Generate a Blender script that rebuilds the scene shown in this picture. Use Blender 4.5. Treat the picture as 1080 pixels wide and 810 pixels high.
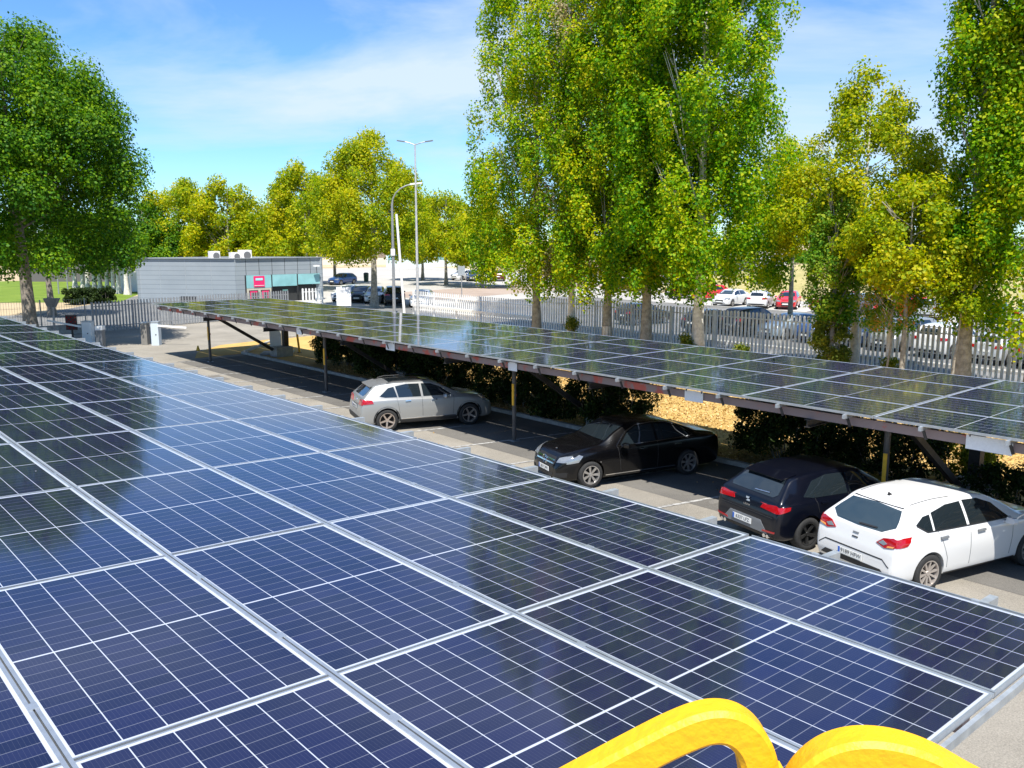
import bpy, bmesh, math, random
import numpy as np
from mathutils import Vector, Matrix
from mathutils.bvhtree import BVHTree

S = bpy.context.scene
for o in list(bpy.data.objects):
    bpy.data.objects.remove(o, do_unlink=True)
COL = S.collection
rnd = random.Random(11)
R = math.radians

# ---------------------------------------------------------------- camera
PITCH, YAW, FPX = 0.16629, 0.72430, 921.3
CAM = Vector((-7.375, -1.849, 5.96))
FW = Vector((math.sin(YAW)*math.cos(PITCH), math.cos(YAW)*math.cos(PITCH), -math.sin(PITCH)))
RT = Vector((math.cos(YAW), -math.sin(YAW), 0))
UP = RT.cross(FW)
cd = bpy.data.cameras.new('camera')
cam = bpy.data.objects.new('camera', cd); COL.objects.link(cam)
cam.location = CAM
cam.rotation_euler = (math.pi/2-PITCH, 0, -YAW)
cd.sensor_width = 36; cd.lens = 36*FPX/1080; cd.clip_start = 0.05; cd.clip_end = 3000
S.camera = cam

# ---------------------------------------------------------------- light
SUND = Vector((-0.31, -0.42, 1.0)).normalized()          # towards the sun
SUN_EL = math.asin(SUND.z)
SUN_AZ = math.atan2(SUND.x, SUND.y)
w = bpy.data.worlds.new('World'); S.world = w; w.use_nodes = True
nt = w.node_tree; nt.nodes.clear()
def N(t, typ, **kw):
    n = t.nodes.new(typ)
    for k, v in kw.items():
        if k == 'i':
            for a, b in v.items(): n.inputs[a].default_value = b
        else: setattr(n, k, v)
    return n
sky = N(nt, 'ShaderNodeTexSky', sky_type='NISHITA', sun_disc=False, sun_elevation=SUN_EL, sun_rotation=SUN_AZ,
        air_density=1.0, dust_density=0.05, ozone_density=1.8, altitude=600)
tc = N(nt, 'ShaderNodeTexCoord')
mp = N(nt, 'ShaderNodeMapping'); mp.inputs['Scale'].default_value = (1.1, 2.4, 7.5); mp.inputs['Rotation'].default_value = (0.0, 0.16, 0.75)
n1 = N(nt, 'ShaderNodeTexNoise', i={'Scale': 0.9, 'Detail': 7, 'Roughness': 0.58, 'Distortion': 0.5})
mr = N(nt, 'ShaderNodeMapRange', i={'From Min': 0.47, 'From Max': 0.70, 'To Min': 0.0, 'To Max': 0.88})
mx = N(nt, 'ShaderNodeMix', data_type='RGBA')
mx.inputs[7].default_value = (5.6, 6.6, 7.8, 1)
hs = N(nt, 'ShaderNodeMix', data_type='RGBA', blend_type='MULTIPLY', i={0: 1.0}); hs.inputs[7].default_value = (0.68, 1.03, 1.38, 1)
bg = N(nt, 'ShaderNodeBackground', i={'Strength': 0.080})
wo = N(nt, 'ShaderNodeOutputWorld')
L = nt.links.new
L(tc.outputs['Generated'], mp.inputs[0]); L(mp.outputs[0], n1.inputs['Vector']); L(n1.outputs[0], mr.inputs[0])
L(sky.outputs[0], hs.inputs[6]); L(hs.outputs[2], mx.inputs[6]); L(mr.outputs[0], mx.inputs[0])
L(mx.outputs[2], bg.inputs[0]); L(bg.outputs[0], wo.inputs[0])
sd = bpy.data.lights.new('sun', 'SUN'); sd.energy = 5.0; sd.angle = R(0.53); sd.color = (1.0, 0.955, 0.88)
sun = bpy.data.objects.new('sun', sd); COL.objects.link(sun)
sun.rotation_euler = (-SUND).to_track_quat('-Z', 'Y').to_euler(); sun.location = (0, 0, 60)
S.view_settings.view_transform = 'Standard'; S.view_settings.look = 'None'
S.view_settings.exposure = 0.8; S.view_settings.gamma = 1
S.render.engine = 'CYCLES'
S.cycles.max_bounces = 6; S.cycles.diffuse_bounces = 2; S.cycles.glossy_bounces = 3
S.cycles.transmission_bounces = 4; S.cycles.transparent_max_bounces = 6

# ---------------------------------------------------------------- pixel helpers (places a ground point when laying the site out)
def ray(px, py): return FW + RT*((px-540)/FPX) - UP*((py-405)/FPX)
def G(px, py, z=0.0):
    d = ray(px, py); return CAM + d*((z-CAM.z)/d.z)
def colX(px, X, z=0.0):
    d = ray(px, 300); p = CAM + d*((X-CAM.x)/d.x); p.z = z; return p
def colD(px, depth, z=0.0):
    d = ray(px, 250); p = CAM + d*depth; p.z = z; return p

# ---------------------------------------------------------------- materials
def newmat(name):
    m = bpy.data.materials.new(name); m.use_nodes = True
    t = m.node_tree; b = t.nodes['Principled BSDF']; return m, t, b
def mat(name, col, rough=0.6, metal=0.0, var=0.0, scale=6.0, bump=0.0, bscale=40.0, coat=0.0, spec=0.5, emit=None, col2=None, lo=0.35, hi=0.65):
    m, t, b = newmat(name)
    b.inputs['Base Color'].default_value = (*col, 1); b.inputs['Roughness'].default_value = rough
    b.inputs['Metallic'].default_value = metal; b.inputs['Coat Weight'].default_value = coat
    b.inputs['Coat Roughness'].default_value = 0.04
    b.inputs['Specular IOR Level'].default_value = spec
    if var or col2:
        g = N(t, 'ShaderNodeTexCoord'); n = N(t, 'ShaderNodeTexNoise', i={'Scale': scale, 'Detail': 6, 'Roughness': 0.62})
        t.links.new(g.outputs['Object'], n.inputs['Vector'])
        r = N(t, 'ShaderNodeValToRGB'); r.color_ramp.elements[0].position = lo; r.color_ramp.elements[1].position = hi
        c2 = col2 or tuple(min(1, c*(1+var)) for c in col); c1 = col if col2 else tuple(c*(1-var) for c in col)
        r.color_ramp.elements[0].color = (*c1, 1); r.color_ramp.elements[1].color = (*c2, 1)
        t.links.new(n.outputs[0], r.inputs[0]); t.links.new(r.outputs[0], b.inputs['Base Color'])
    if bump:
        g2 = N(t, 'ShaderNodeTexCoord'); n2 = N(t, 'ShaderNodeTexNoise', i={'Scale': bscale, 'Detail': 5})
        bp = N(t, 'ShaderNodeBump', i={'Strength': bump, 'Distance': 0.02})
        t.links.new(g2.outputs['Object'], n2.inputs['Vector']); t.links.new(n2.outputs[0], bp.inputs['Height']); t.links.new(bp.outputs[0], b.inputs['Normal'])
    if emit:
        b.inputs['Emission Color'].default_value = (*emit, 1); b.inputs['Emission Strength'].default_value = 1
    return m

def ground_mat(name, cols, big=0.15, fine=30, bump=0.4, rough=0.95, mixfine=0.45):
    """two-scale noise over three colours, with grain"""
    m, t, b = newmat(name); b.inputs['Roughness'].default_value = rough; b.inputs['Specular IOR Level'].default_value = 0.25
    g = N(t, 'ShaderNodeTexCoord')
    a = N(t, 'ShaderNodeTexNoise', i={'Scale': big, 'Detail': 8, 'Roughness': 0.65, 'Distortion': 0.6})
    f = N(t, 'ShaderNodeTexNoise', i={'Scale': fine, 'Detail': 5, 'Roughness': 0.75})
    mxx = N(t, 'ShaderNodeMix', data_type='FLOAT', i={0: mixfine})
    t.links.new(g.outputs['Object'], a.inputs['Vector']); t.links.new(g.outputs['Object'], f.inputs['Vector'])
    t.links.new(a.outputs[0], mxx.inputs[2]); t.links.new(f.outputs[0], mxx.inputs[3])
    r = N(t, 'ShaderNodeValToRGB'); e = r.color_ramp.elements
    e[0].position = 0.36; e[0].color = (*cols[0], 1); e[1].position = 0.64; e[1].color = (*cols[-1], 1)
    if len(cols) == 3: q = e.new(0.5); q.color = (*cols[1], 1)
    t.links.new(mxx.outputs[0], r.inputs[0]); t.links.new(r.outputs[0], b.inputs['Base Color'])
    bp = N(t, 'ShaderNodeBump', i={'Strength': bump, 'Distance': 0.015})
    t.links.new(f.outputs[0], bp.inputs['Height']); t.links.new(bp.outputs[0], b.inputs['Normal'])
    return m

def leaf_mat(name, c1, c2, c3, trans=0.35, scale=0.55):
    m, t, b = newmat(name)
    b.inputs['Roughness'].default_value = 0.55; b.inputs['Specular IOR Level'].default_value = 0.18
    g = N(t, 'ShaderNodeNewGeometry'); tcx = N(t, 'ShaderNodeTexCoord')
    n = N(t, 'ShaderNodeTexNoise', i={'Scale': scale, 'Detail': 3, 'Roughness': 0.6})
    t.links.new(tcx.outputs['Object'], n.inputs['Vector'])
    ad = N(t, 'ShaderNodeMath', operation='MULTIPLY_ADD', i={1: 0.55, 2: -0.27})
    t.links.new(g.outputs['Random Per Island'], ad.inputs[0])
    ad2 = N(t, 'ShaderNodeMath', operation='ADD'); t.links.new(ad.outputs[0], ad2.inputs[0]); t.links.new(n.outputs[0], ad2.inputs[1])
    r = N(t, 'ShaderNodeValToRGB'); e = r.color_ramp.elements
    e[0].position = 0.25; e[0].color = (*c1, 1); e[1].position = 0.8; e[1].color = (*c3, 1); q = e.new(0.5); q.color = (*c2, 1)
    t.links.new(ad2.outputs[0], r.inputs[0]); t.links.new(r.outputs[0], b.inputs['Base Color'])
    tr = N(t, 'ShaderNodeBsdfTranslucent'); hs_ = N(t, 'ShaderNodeHueSaturation', i={'Saturation': 1.15, 'Value': 1.5})
    t.links.new(r.outputs[0], hs_.inputs['Color']); t.links.new(hs_.outputs[0], tr.inputs[0])
    ms = N(t, 'ShaderNodeMixShader', i={0: trans}); out = t.nodes['Material Output']
    t.links.new(b.outputs[0], ms.inputs[1]); t.links.new(tr.outputs[0], ms.inputs[2]); t.links.new(ms.outputs[0], out.inputs[0])
    return m

M = {}
M['alu'] = mat('aluminium', (0.50, 0.53, 0.56), 0.38, 0.75, var=0.08, scale=9)
M['alu_dull'] = mat('aluminium_dull', (0.42, 0.45, 0.47), 0.5, 0.6, var=0.15, scale=7)
M['steel'] = mat('dark_steel', (0.045, 0.042, 0.04), 0.6, 0.3, var=0.35, scale=5)
M['galv'] = mat('galvanised', (0.32, 0.33, 0.34), 0.5, 0.5, var=0.2, scale=12)
M['primer'] = mat('primer_red', (0.27, 0.20, 0.19), 0.7, 0.0, col2=(0.46, 0.10, 0.07), scale=1.3, lo=0.55, hi=0.60)
M['post'] = mat('post_paint', (0.09, 0.085, 0.08), 0.6, 0.2, var=0.3, scale=6)
M['yellowpost'] = mat('yellow_tape', (0.75, 0.42, 0.02), 0.6, var=0.15)
M['redtape'] = mat('red_tape', (0.6, 0.03, 0.02), 0.6)
M['sign_white'] = mat('sign_white', (0.8, 0.8, 0.8), 0.5, var=0.04, scale=30)
M['concrete'] = mat('concrete', (0.36, 0.35, 0.33), 0.9, var=0.2, scale=5, bump=0.3)
M['white'] = mat('white_paint', (0.78, 0.78, 0.76), 0.5, var=0.05, scale=3)
M['fence'] = mat('fence_paint', (0.80, 0.80, 0.79), 0.5, 0.0, var=0.12, scale=3)
M['fence_dark'] = mat('fence_grey', (0.30, 0.31, 0.32), 0.5, 0.3, var=0.15, scale=3)
M['yellow'] = mat('yellow_rail_paint', (0.40, 0.19, 0.01), 0.55, 0.0, col2=(0.76, 0.385, 0.002), scale=90, lo=0.24, hi=0.30, bump=0.2, bscale=60)
M['bark_pale'] = mat('bark_pale', (0.30, 0.275, 0.225), 0.95, var=0.35, scale=6, bump=0.6, bscale=14)
M['bark'] = mat('bark', (0.22, 0.19, 0.155), 0.95, var=0.4, scale=7, bump=0.8, bscale=12)
M['bark_white'] = mat('bark_limewashed', (0.60, 0.57, 0.50), 0.95, var=0.25, scale=5, bump=0.5, bscale=14)
M['tyre'] = mat('tyre', (0.02, 0.02, 0.02), 0.85, var=0.3, scale=20)
M['rim'] = mat('rim_alloy', (0.55, 0.54, 0.53), 0.3, 0.85)
M['rim_dark'] = mat('rim_dark', (0.10, 0.10, 0.10), 0.35, 0.8)
M['carblack'] = mat('trim_black', (0.015, 0.015, 0.016), 0.55)
M['under'] = mat('wheel_well', (0.008, 0.008, 0.008), 0.95)
M['glass'] = mat('car_glass', (0.012, 0.018, 0.022), 0.03, 0.0, coat=1.0, spec=0.7)
M['glass_blue'] = mat('car_glass_blue', (0.012, 0.028, 0.04), 0.03, 0.0, coat=1.0, spec=0.8)
M['redlens'] = mat('red_lens', (0.34, 0.003, 0.006), 0.12, coat=1.0)
M['clearlens'] = mat('clear_lens', (0.26, 0.28, 0.30), 0.12, 0.4, coat=1.0)
M['amber'] = mat('amber_lens', (0.7, 0.3, 0.08), 0.2, coat=0.6)
M['chrome'] = mat('chrome', (0.75, 0.75, 0.76), 0.12, 1.0)
M['plate'] = mat('number_plate', (0.75, 0.75, 0.72), 0.4)
M['plate_blue'] = mat('plate_blue', (0.02, 0.12, 0.5), 0.4)
M['ink'] = mat('plate_ink', (0.03, 0.03, 0.03), 0.5)
M['greytrim'] = mat('grey_trim', (0.16, 0.17, 0.18), 0.45, 0.1)
def paint(name, col, metal=0.0, rough=0.35, cw=1.0):
    m, t, b = newmat(name)
    b.inputs['Base Color'].default_value = (*col, 1); b.inputs['Metallic'].default_value = metal; b.inputs['Roughness'].default_value = rough
    b.inputs['Coat Weight'].default_value = cw; b.inputs['Coat Roughness'].default_value = 0.03
    if cw < 1: b.inputs['Specular IOR Level'].default_value = 0.3
    g = N(t, 'ShaderNodeTexCoord'); n = N(t, 'ShaderNodeTexNoise', i={'Scale': 2.2, 'Detail': 8, 'Roughness': 0.7})
    mr_ = N(t, 'ShaderNodeMapRange', i={'From Min': 0.3, 'From Max': 0.8, 'To Min': 0.03, 'To Max': 0.14})
    t.links.new(g.outputs['Object'], n.inputs['Vector']); t.links.new(n.outputs[0], mr_.inputs[0]); t.links.new(mr_.outputs[0], b.inputs['Coat Roughness'])
    return m
P_ = {'white': paint('paint_white', (0.66, 0.66, 0.65)), 'silver': paint('paint_silver', (0.34, 0.345, 0.335), 0.45, 0.38),
      'black': paint('paint_black', (0.002, 0.002, 0.0025), 0.0, 0.25, 0.45), 'navy': paint('paint_navy', (0.002, 0.003, 0.008), 0.2, 0.3, 0.6),
      'red': paint('paint_red', (0.55, 0.008, 0.012)), 'blue': paint('paint_blue', (0.02, 0.07, 0.24), 0.3),
      'dblue': paint('paint_dark_blue', (0.012, 0.03, 0.09), 0.3), 'grey': paint('paint_grey', (0.16, 0.17, 0.18), 0.5),
      'ice': paint('paint_ice_blue', (0.32, 0.42, 0.52), 0.4), 'maroon': paint('paint_maroon', (0.12, 0.01, 0.015), 0.2),
      'lsilver': paint('paint_light_silver', (0.62, 0.64, 0.66), 0.4), 'teal': paint('paint_teal', (0.03, 0.16, 0.17), 0.3)}

# photovoltaic glass: cell grid in metres from the UV map
def pv_mat(name, W, H):
    m, t, b = newmat(name)
    uv = N(t, 'ShaderNodeUVMap'); sp = N(t, 'ShaderNodeSeparateXYZ'); t.links.new(uv.outputs[0], sp.inputs[0])
    def mth(op, a, bb=None, c=None):
        n = N(t, 'ShaderNodeMath', operation=op)
        for k, v in enumerate((a, bb, c)):
            if v is None: continue
            if isinstance(v, (int, float)): n.inputs[k].default_value = v
            else: t.links.new(v, n.inputs[k])
        return n.outputs[0]
    def gridline(coord, cell, lw, off=0.0):          # 1 on a line of width lw
        q = mth('DIVIDE', mth('SUBTRACT', coord, off), cell)
        f = mth('FRACT', q); d = mth('MULTIPLY', mth('MINIMUM', f, mth('SUBTRACT', 1.0, f)), cell)
        return mth('LESS_THAN', d, lw*0.5), mth('FLOOR', q)
    mg = 0.022
    cw = (W-2*mg)/6; mid = 0.017; ch = (H/2-mg-mid/2)/11
    gx, ix = gridline(sp.outputs[0], cw, 0.0070, mg)
    yc = mth('SUBTRACT', mth('ABSOLUTE', mth('SUBTRACT', sp.outputs[1], H/2)), mid/2)     # distance from the middle gap
    gy, iy = gridline(yc, ch, 0.0052, 0.0)
    midl = mth('LESS_THAN', yc, 0.0)
    ed1 = mth('LESS_THAN', sp.outputs[0], mg); ed2 = mth('GREATER_THAN', sp.outputs[0], W-mg)
    ed3 = mth('GREATER_THAN', yc, H/2-mg-mid/2)
    bx, _ = gridline(sp.outputs[0], cw/10, 0.0010, mg)
    line = mth('MAXIMUM', mth('MAXIMUM', gx, mth('MAXIMUM', ed1, ed2)), mth('MAXIMUM', midl, ed3))
    # per-cell tint
    cmb = N(t, 'ShaderNodeCombineXYZ'); t.links.new(ix, cmb.inputs[0]); t.links.new(iy, cmb.inputs[1])
    oi = N(t, 'ShaderNodeObjectInfo'); sgn = mth('GREATER_THAN', sp.outputs[1], H/2)
    t.links.new(mth('ADD', mth('MULTIPLY', oi.outputs['Random'], 50.0), mth('MULTIPLY', sgn, 7.0)), cmb.inputs[2])
    wn = N(t, 'ShaderNodeTexWhiteNoise', noise_dimensions='3D'); t.links.new(cmb.outputs[0], wn.inputs['Vector'])
    cr = N(t, 'ShaderNodeValToRGB'); e = cr.color_ramp.elements
    e[0].color = (0.006, 0.008, 0.032, 1); e[1].color = (0.010, 0.012, 0.048, 1)
    t.links.new(wn.outputs['Value'], cr.inputs[0])
    m1 = N(t, 'ShaderNodeMix', data_type='RGBA'); t.links.new(mth('MULTIPLY', bx, 0.25), m1.inputs[0]); t.links.new(cr.outputs[0], m1.inputs[6]); m1.inputs[7].default_value = (0.16, 0.17, 0.2, 1)
    m2 = N(t, 'ShaderNodeMix', data_type='RGBA'); t.links.new(mth('MULTIPLY', gy, 0.36), m2.inputs[0]); t.links.new(m1.outputs[2], m2.inputs[6]); m2.inputs[7].default_value = (0.32, 0.34, 0.38, 1)
    m3 = N(t, 'ShaderNodeMix', data_type='RGBA'); t.links.new(line, m3.inputs[0]); t.links.new(m2.outputs[2], m3.inputs[6]); m3.inputs[7].default_value = (0.42, 0.45, 0.51, 1)
    # dust film
    tcx = N(t, 'ShaderNodeTexCoord'); dn = N(t, 'ShaderNodeTexNoise', i={'Scale': 3.0, 'Detail': 7, 'Roughness': 0.7}); t.links.new(tcx.outputs['Object'], dn.inputs['Vector'])
    dm = mth('MULTIPLY', dn.outputs[0], 0.03)
    m4 = N(t, 'ShaderNodeMix', data_type='RGBA'); t.links.new(dm, m4.inputs[0]); t.links.new(m3.outputs[2], m4.inputs[6]); m4.inputs[7].default_value = (0.30, 0.29, 0.27, 1)
    vo = N(t, 'ShaderNodeTexVoronoi', i={'Scale': 1.1}); mpv = N(t, 'ShaderNodeVectorMath', operation='ADD'); cv = N(t, 'ShaderNodeCombineXYZ')
    t.links.new(mth('MULTIPLY', oi.outputs['Random'], 40.0), cv.inputs[0]); t.links.new(tcx.outputs['Object'], mpv.inputs[0]); t.links.new(cv.outputs[0], mpv.inputs[1]); t.links.new(mpv.outputs[0], vo.inputs['Vector'])
    sc_ = N(t, 'ShaderNodeSeparateColor'); t.links.new(vo.outputs['Color'], sc_.inputs[0])
    spot = mth('MULTIPLY', mth('LESS_THAN', vo.outputs['Distance'], 0.016), mth('GREATER_THAN', sc_.outputs[0], 0.72))
    m5 = N(t, 'ShaderNodeMix', data_type='RGBA'); t.links.new(spot, m5.inputs[0]); t.links.new(m4.outputs[2], m5.inputs[6]); m5.inputs[7].default_value = (0.6, 0.6, 0.57, 1)
    rm_ = N(t, 'ShaderNodeMapRange', i={'From Min': 0.35, 'From Max': 0.75, 'To Min': 0.035, 'To Max': 0.12}); t.links.new(dn.outputs[0], rm_.inputs[0])
    t.links.new(m5.outputs[2], b.inputs['Base Color'])
    t.links.new(rm_.outputs[0], b.inputs['Roughness']); b.inputs['IOR'].default_value = 1.5
    b.inputs['Specular IOR Level'].default_value = 0.64; b.inputs['Specular Tint'].default_value = (0.84, 0.91, 1.0, 1)
    w1 = N(t, 'ShaderNodeTexNoise', i={'Scale': 1.2, 'Detail': 2}); t.links.new(tcx.outputs['Object'], w1.inputs['Vector'])
    bp = N(t, 'ShaderNodeBump', i={'Strength': 0.06, 'Distance': 0.01}); t.links.new(w1.outputs[0], bp.inputs['Height']); t.links.new(bp.outputs[0], b.inputs['Normal'])
    return m

# ---------------------------------------------------------------- object helpers
def link(name, me, m=None, parent=None):
    o = bpy.data.objects.new(name, me)
    if m is not None:
        for x in (m if isinstance(m, (list, tuple)) else [m]): me.materials.append(x)
    COL.objects.link(o)
    if parent: o.parent = parent
    return o
def thing(name, label, cat, loc=(0, 0, 0), rz=0, group=None):
    o = bpy.data.objects.new(name, None); COL.objects.link(o); o.location = loc; o.rotation_euler = (0, 0, rz)
    o.empty_display_size = 0.3
    o['label'] = label; o['category'] = cat
    if group: o['group'] = group
    return o
def tag(o, label, cat, group=None, kind=None):
    if label: o['label'] = label
    if cat: o['category'] = cat
    if group: o['group'] = group
    if kind: o['kind'] = kind
    return o
class MB:
    def __init__(s): s.v = []; s.f = []; s.mi = []
    def poly(s, pts, mi=0):
        k = len(s.v); s.v += [tuple(p) for p in pts]; s.f.append(tuple(range(k, k+len(pts)))); s.mi.append(mi)
    def box(s, x0, x1, y0, y1, z0, z1, mi=0):
        k = len(s.v); s.v += [(x, y, z) for z in (z0, z1) for x, y in ((x0, y0), (x1, y0), (x1, y1), (x0, y1))]
        for f in ((0, 3, 2, 1), (4, 5, 6, 7), (0, 1, 5, 4), (1, 2, 6, 5), (2, 3, 7, 6), (3, 0, 4, 7)):
            s.f.append(tuple(k+i for i in f)); s.mi.append(mi)
    def obox(s, a, b, w_, h_, mi=0, up=Vector((0, 0, 1))):
        """box beam from a to b, width w_ (sideways), height h_"""
        a = Vector(a); b = Vector(b); t = (b-a).normalized(); sd_ = t.cross(up)
        if sd_.length < 1e-4: sd_ = Vector((1, 0, 0))
        sd_.normalize(); u = sd_.cross(t)
        k = len(s.v)
        for p in (a, b):
            for i, j in ((-1, -1), (1, -1), (1, 1), (-1, 1)): s.v.append(tuple(p+sd_*(i*w_/2)+u*(j*h_/2)))
        for f in ((3, 2, 1, 0), (4, 5, 6, 7), (0, 1, 5, 4), (1, 2, 6, 5), (2, 3, 7, 6), (3, 0, 4, 7)):
            s.f.append(tuple(k+i for i in f)); s.mi.append(mi)
    def tube(s, pts, rad, n=10, mi=0, cap=True):
        pts = [Vector(p) for p in pts]
        if not isinstance(rad, (list, tuple)): rad = [rad]*len(pts)
        k = len(s.v); prev = None
        for i, p in enumerate(pts):
            t = (pts[min(i+1, len(pts)-1)]-pts[max(i-1, 0)]).normalized()
            a = prev if prev else (Vector((1, 0, 0)) if abs(t.x) < 0.9 else Vector((0, 1, 0)))
            u = (a-t*a.dot(t)).normalized(); prev = u; v = t.cross(u)
            for j in range(n):
                q = 2*math.pi*j/n; s.v.append(tuple(p+(u*math.cos(q)+v*math.sin(q))*rad[i]))
        for i in range(len(pts)-1):
            for j in range(n):
                a = k+i*n+j; b_ = k+i*n+(j+1) % n; s.f.append((a, b_, b_+n, a+n)); s.mi.append(mi)
        if cap:
            s.f.append(tuple(k+j for j in reversed(range(n)))); s.mi.append(mi)
            s.f.append(tuple(k+(len(pts)-1)*n+j for j in range(n))); s.mi.append(mi)
    def mesh(s, name, smooth=False, angle=None):
        me = bpy.data.meshes.new(name); me.from_pydata(s.v, [], s.f); me.update()
        me.polygons.foreach_set('material_index', s.mi)
        if smooth:
            me.polygons.foreach_set('use_smooth', [True]*len(s.f))
            me.set_sharp_from_angle(angle=R(angle or 40))
        return me
    def build(s, name, m, parent=None, smooth=False, angle=None): return link(name, s.mesh(name, smooth, angle), m, parent)

def copy_tree(o, parent=None, loc=None, rz=None, label=None, group=None):
    c = o.copy(); COL.objects.link(c)
    if parent: c.parent = parent
    if loc is not None: c.location = loc
    if rz is not None: c.rotation_euler = (0, 0, rz)
    if label: c['label'] = label
    if group: c['group'] = group
    for ch in list(o.children): copy_tree(ch, c)
    return c

def text_mesh(body, size, ext=0.002, align='CENTER'):
    cu = bpy.data.curves.new('txt', 'FONT'); cu.body = body; cu.size = size; cu.extrude = ext; cu.align_x = align; cu.align_y = 'CENTER'
    o = bpy.data.objects.new('txt', cu); COL.objects.link(o)
    dg = bpy.context.evaluated_depsgraph_get(); me = bpy.data.meshes.new_from_object(o.evaluated_get(dg))
    bpy.data.objects.remove(o, do_unlink=True); return me

def sheet(name, pts, z, m, label=None, kind='structure'):
    b = MB(); b.poly([(x, y, z) for x, y in pts]); o = b.build(name, m); o['kind'] = kind
    if label: o['label'] = label
    return o

# ================================================================ SETTING: ground
M['earth'] = ground_mat('dry_earth', [(0.30, 0.235, 0.14), (0.42, 0.33, 0.20), (0.52, 0.42, 0.27)], 0.12, 9, 0.3)
M['litter'] = ground_mat('dry_leaf_litter', [(0.28, 0.17, 0.05), (0.45, 0.295, 0.095), (0.58, 0.40, 0.15)], 0.5, 40, 0.2, mixfine=0.5)
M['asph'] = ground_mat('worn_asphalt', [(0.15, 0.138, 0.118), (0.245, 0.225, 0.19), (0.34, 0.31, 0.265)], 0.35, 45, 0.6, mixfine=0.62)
M['asph_bay_shade'] = ground_mat('bay_asphalt_shade', [(0.085, 0.080, 0.073), (0.13, 0.123, 0.112), (0.18, 0.17, 0.152)], 0.4, 55, 0.6, mixfine=0.6)  # bay asphalt, toned darker to deepen the canopy shade over it
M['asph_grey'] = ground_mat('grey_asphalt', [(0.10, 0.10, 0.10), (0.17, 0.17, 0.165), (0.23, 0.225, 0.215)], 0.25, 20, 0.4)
M['pale'] = ground_mat('pale_concrete', [(0.30, 0.285, 0.26), (0.39, 0.375, 0.34), (0.47, 0.45, 0.42)], 0.08, 5, 0.2)
M['paving'] = ground_mat('brick_paving', [(0.26, 0.20, 0.16), (0.33, 0.26, 0.21), (0.38, 0.31, 0.26)], 0.2, 8, 0.2)
M['lawn'] = ground_mat('lawn_green', [(0.08, 0.13, 0.015), (0.13, 0.20, 0.02), (0.20, 0.25, 0.04)], 0.4, 6, 0.8, mixfine=0.5)
M['drygrass'] = ground_mat('dry_grass', [(0.22, 0.22, 0.07), (0.36, 0.31, 0.13), (0.48, 0.40, 0.20)], 0.15, 3, 0.8, mixfine=0.5)
M['line'] = mat('road_line', (0.40, 0.395, 0.38), 0.9, col2=(0.17, 0.165, 0.155), scale=7, lo=0.42, hi=0.60)

sheet('ground', [(-900, -700), (1300, -700), (1300, 1500), (-900, 1500)], 0.0, M['earth'])
sheet('car_park_surface', [(-25, -25), (11.9, -25), (11.9, 41.2), (16.5, 46.5), (27, 48.5), (27, 59), (-25, 59)], 0.004, M['asph'])
sheet('parking_bay_surface', [(8.3, -20), (11.88, -20), (11.88, 40.4), (8.3, 40.4)], 0.008, M['asph_bay_shade'])
sheet('verge', [(12.05, -25), (29.4, -25), (29.4, 47.5), (16.6, 46.0), (12.05, 41.0)], 0.006, M['litter'])
sheet('gravel_patch', [(9.4, 41.0), (12.2, 41.1), (16.3, 45.2), (16.2, 46.2), (12.6, 45.4), (10.4, 43.2)], 0.012, M['litter'])
sheet('parking_lot', [(30.2, -40), (56, -40), (56, 62), (30.2, 62)], 0.004, M['asph_grey'])
sheet('parking_lot_far', [(56, -40), (68, -40), (68, 80), (56, 80)], 0.004, M['pale'])
sheet('forecourt', [(30.2, 62), (90, 62), (120, 150), (60, 150), (34, 90)], 0.006, M['pale'])
sheet('paved_band', [(42, 66), (74, 72), (80, 84), (44, 78)], 0.010, M['paving'])
sheet('entrance_road', [(-40, 59.2), (30.1, 59.2), (34, 90), (24, 92), (10, 74), (-40, 88)], 0.005, M['asph_grey'])  # dark grey asphalt here stands in for the tree shade on the road
sheet('lawn', [(8, 92), (19.3, 83.5), (27.5, 100), (34, 135), (12, 135)], 0.010, M['lawn'])
sheet('path', [(-30, 92), (8, 92), (12, 118), (-30, 118)], 0.008, M['pale'])
M['patch'] = ground_mat('repair_patch', [(0.09, 0.086, 0.08), (0.15, 0.142, 0.13), (0.21, 0.20, 0.18)], 0.6, 60, 0.5, mixfine=0.6)
def blob(name, x, y, rx, ry, z, m, seed):
    rr = random.Random(seed); b = MB(); n_ = 26
    b.poly([(x+rx*math.cos(2*math.pi*i/n_)*rr.uniform(0.75, 1.15), y+ry*math.sin(2*math.pi*i/n_)*rr.uniform(0.75, 1.15), z) for i in range(n_)])
    o = b.build(name, m); o['kind'] = 'structure'; return o
for i in range(15): blob('oil_stain', 9.6+rnd.uniform(-0.9, 1.2), 1.6+2.52*i+rnd.uniform(-0.5, 0.5), rnd.uniform(0.12, 0.35), rnd.uniform(0.12, 0.3), 0.0125, M['patch'], i)
for i, (x, y, w1, h1) in enumerate([(5.2, 9, 1.6, 2.6), (6.6, 24, 0.9, 3.0), (7.3, 33.5, 0.7, 1.5), (5.9, 16.4, 1.0, 1.4), (2.5, -1.6, 1.0, 1.2)]): sheet('asphalt_patch', [(x, y), (x+w1, y+0.1), (x+w1+0.05, y+h1), (x-0.04, y+h1-0.05)], 0.0075, M['patch'])
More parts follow.
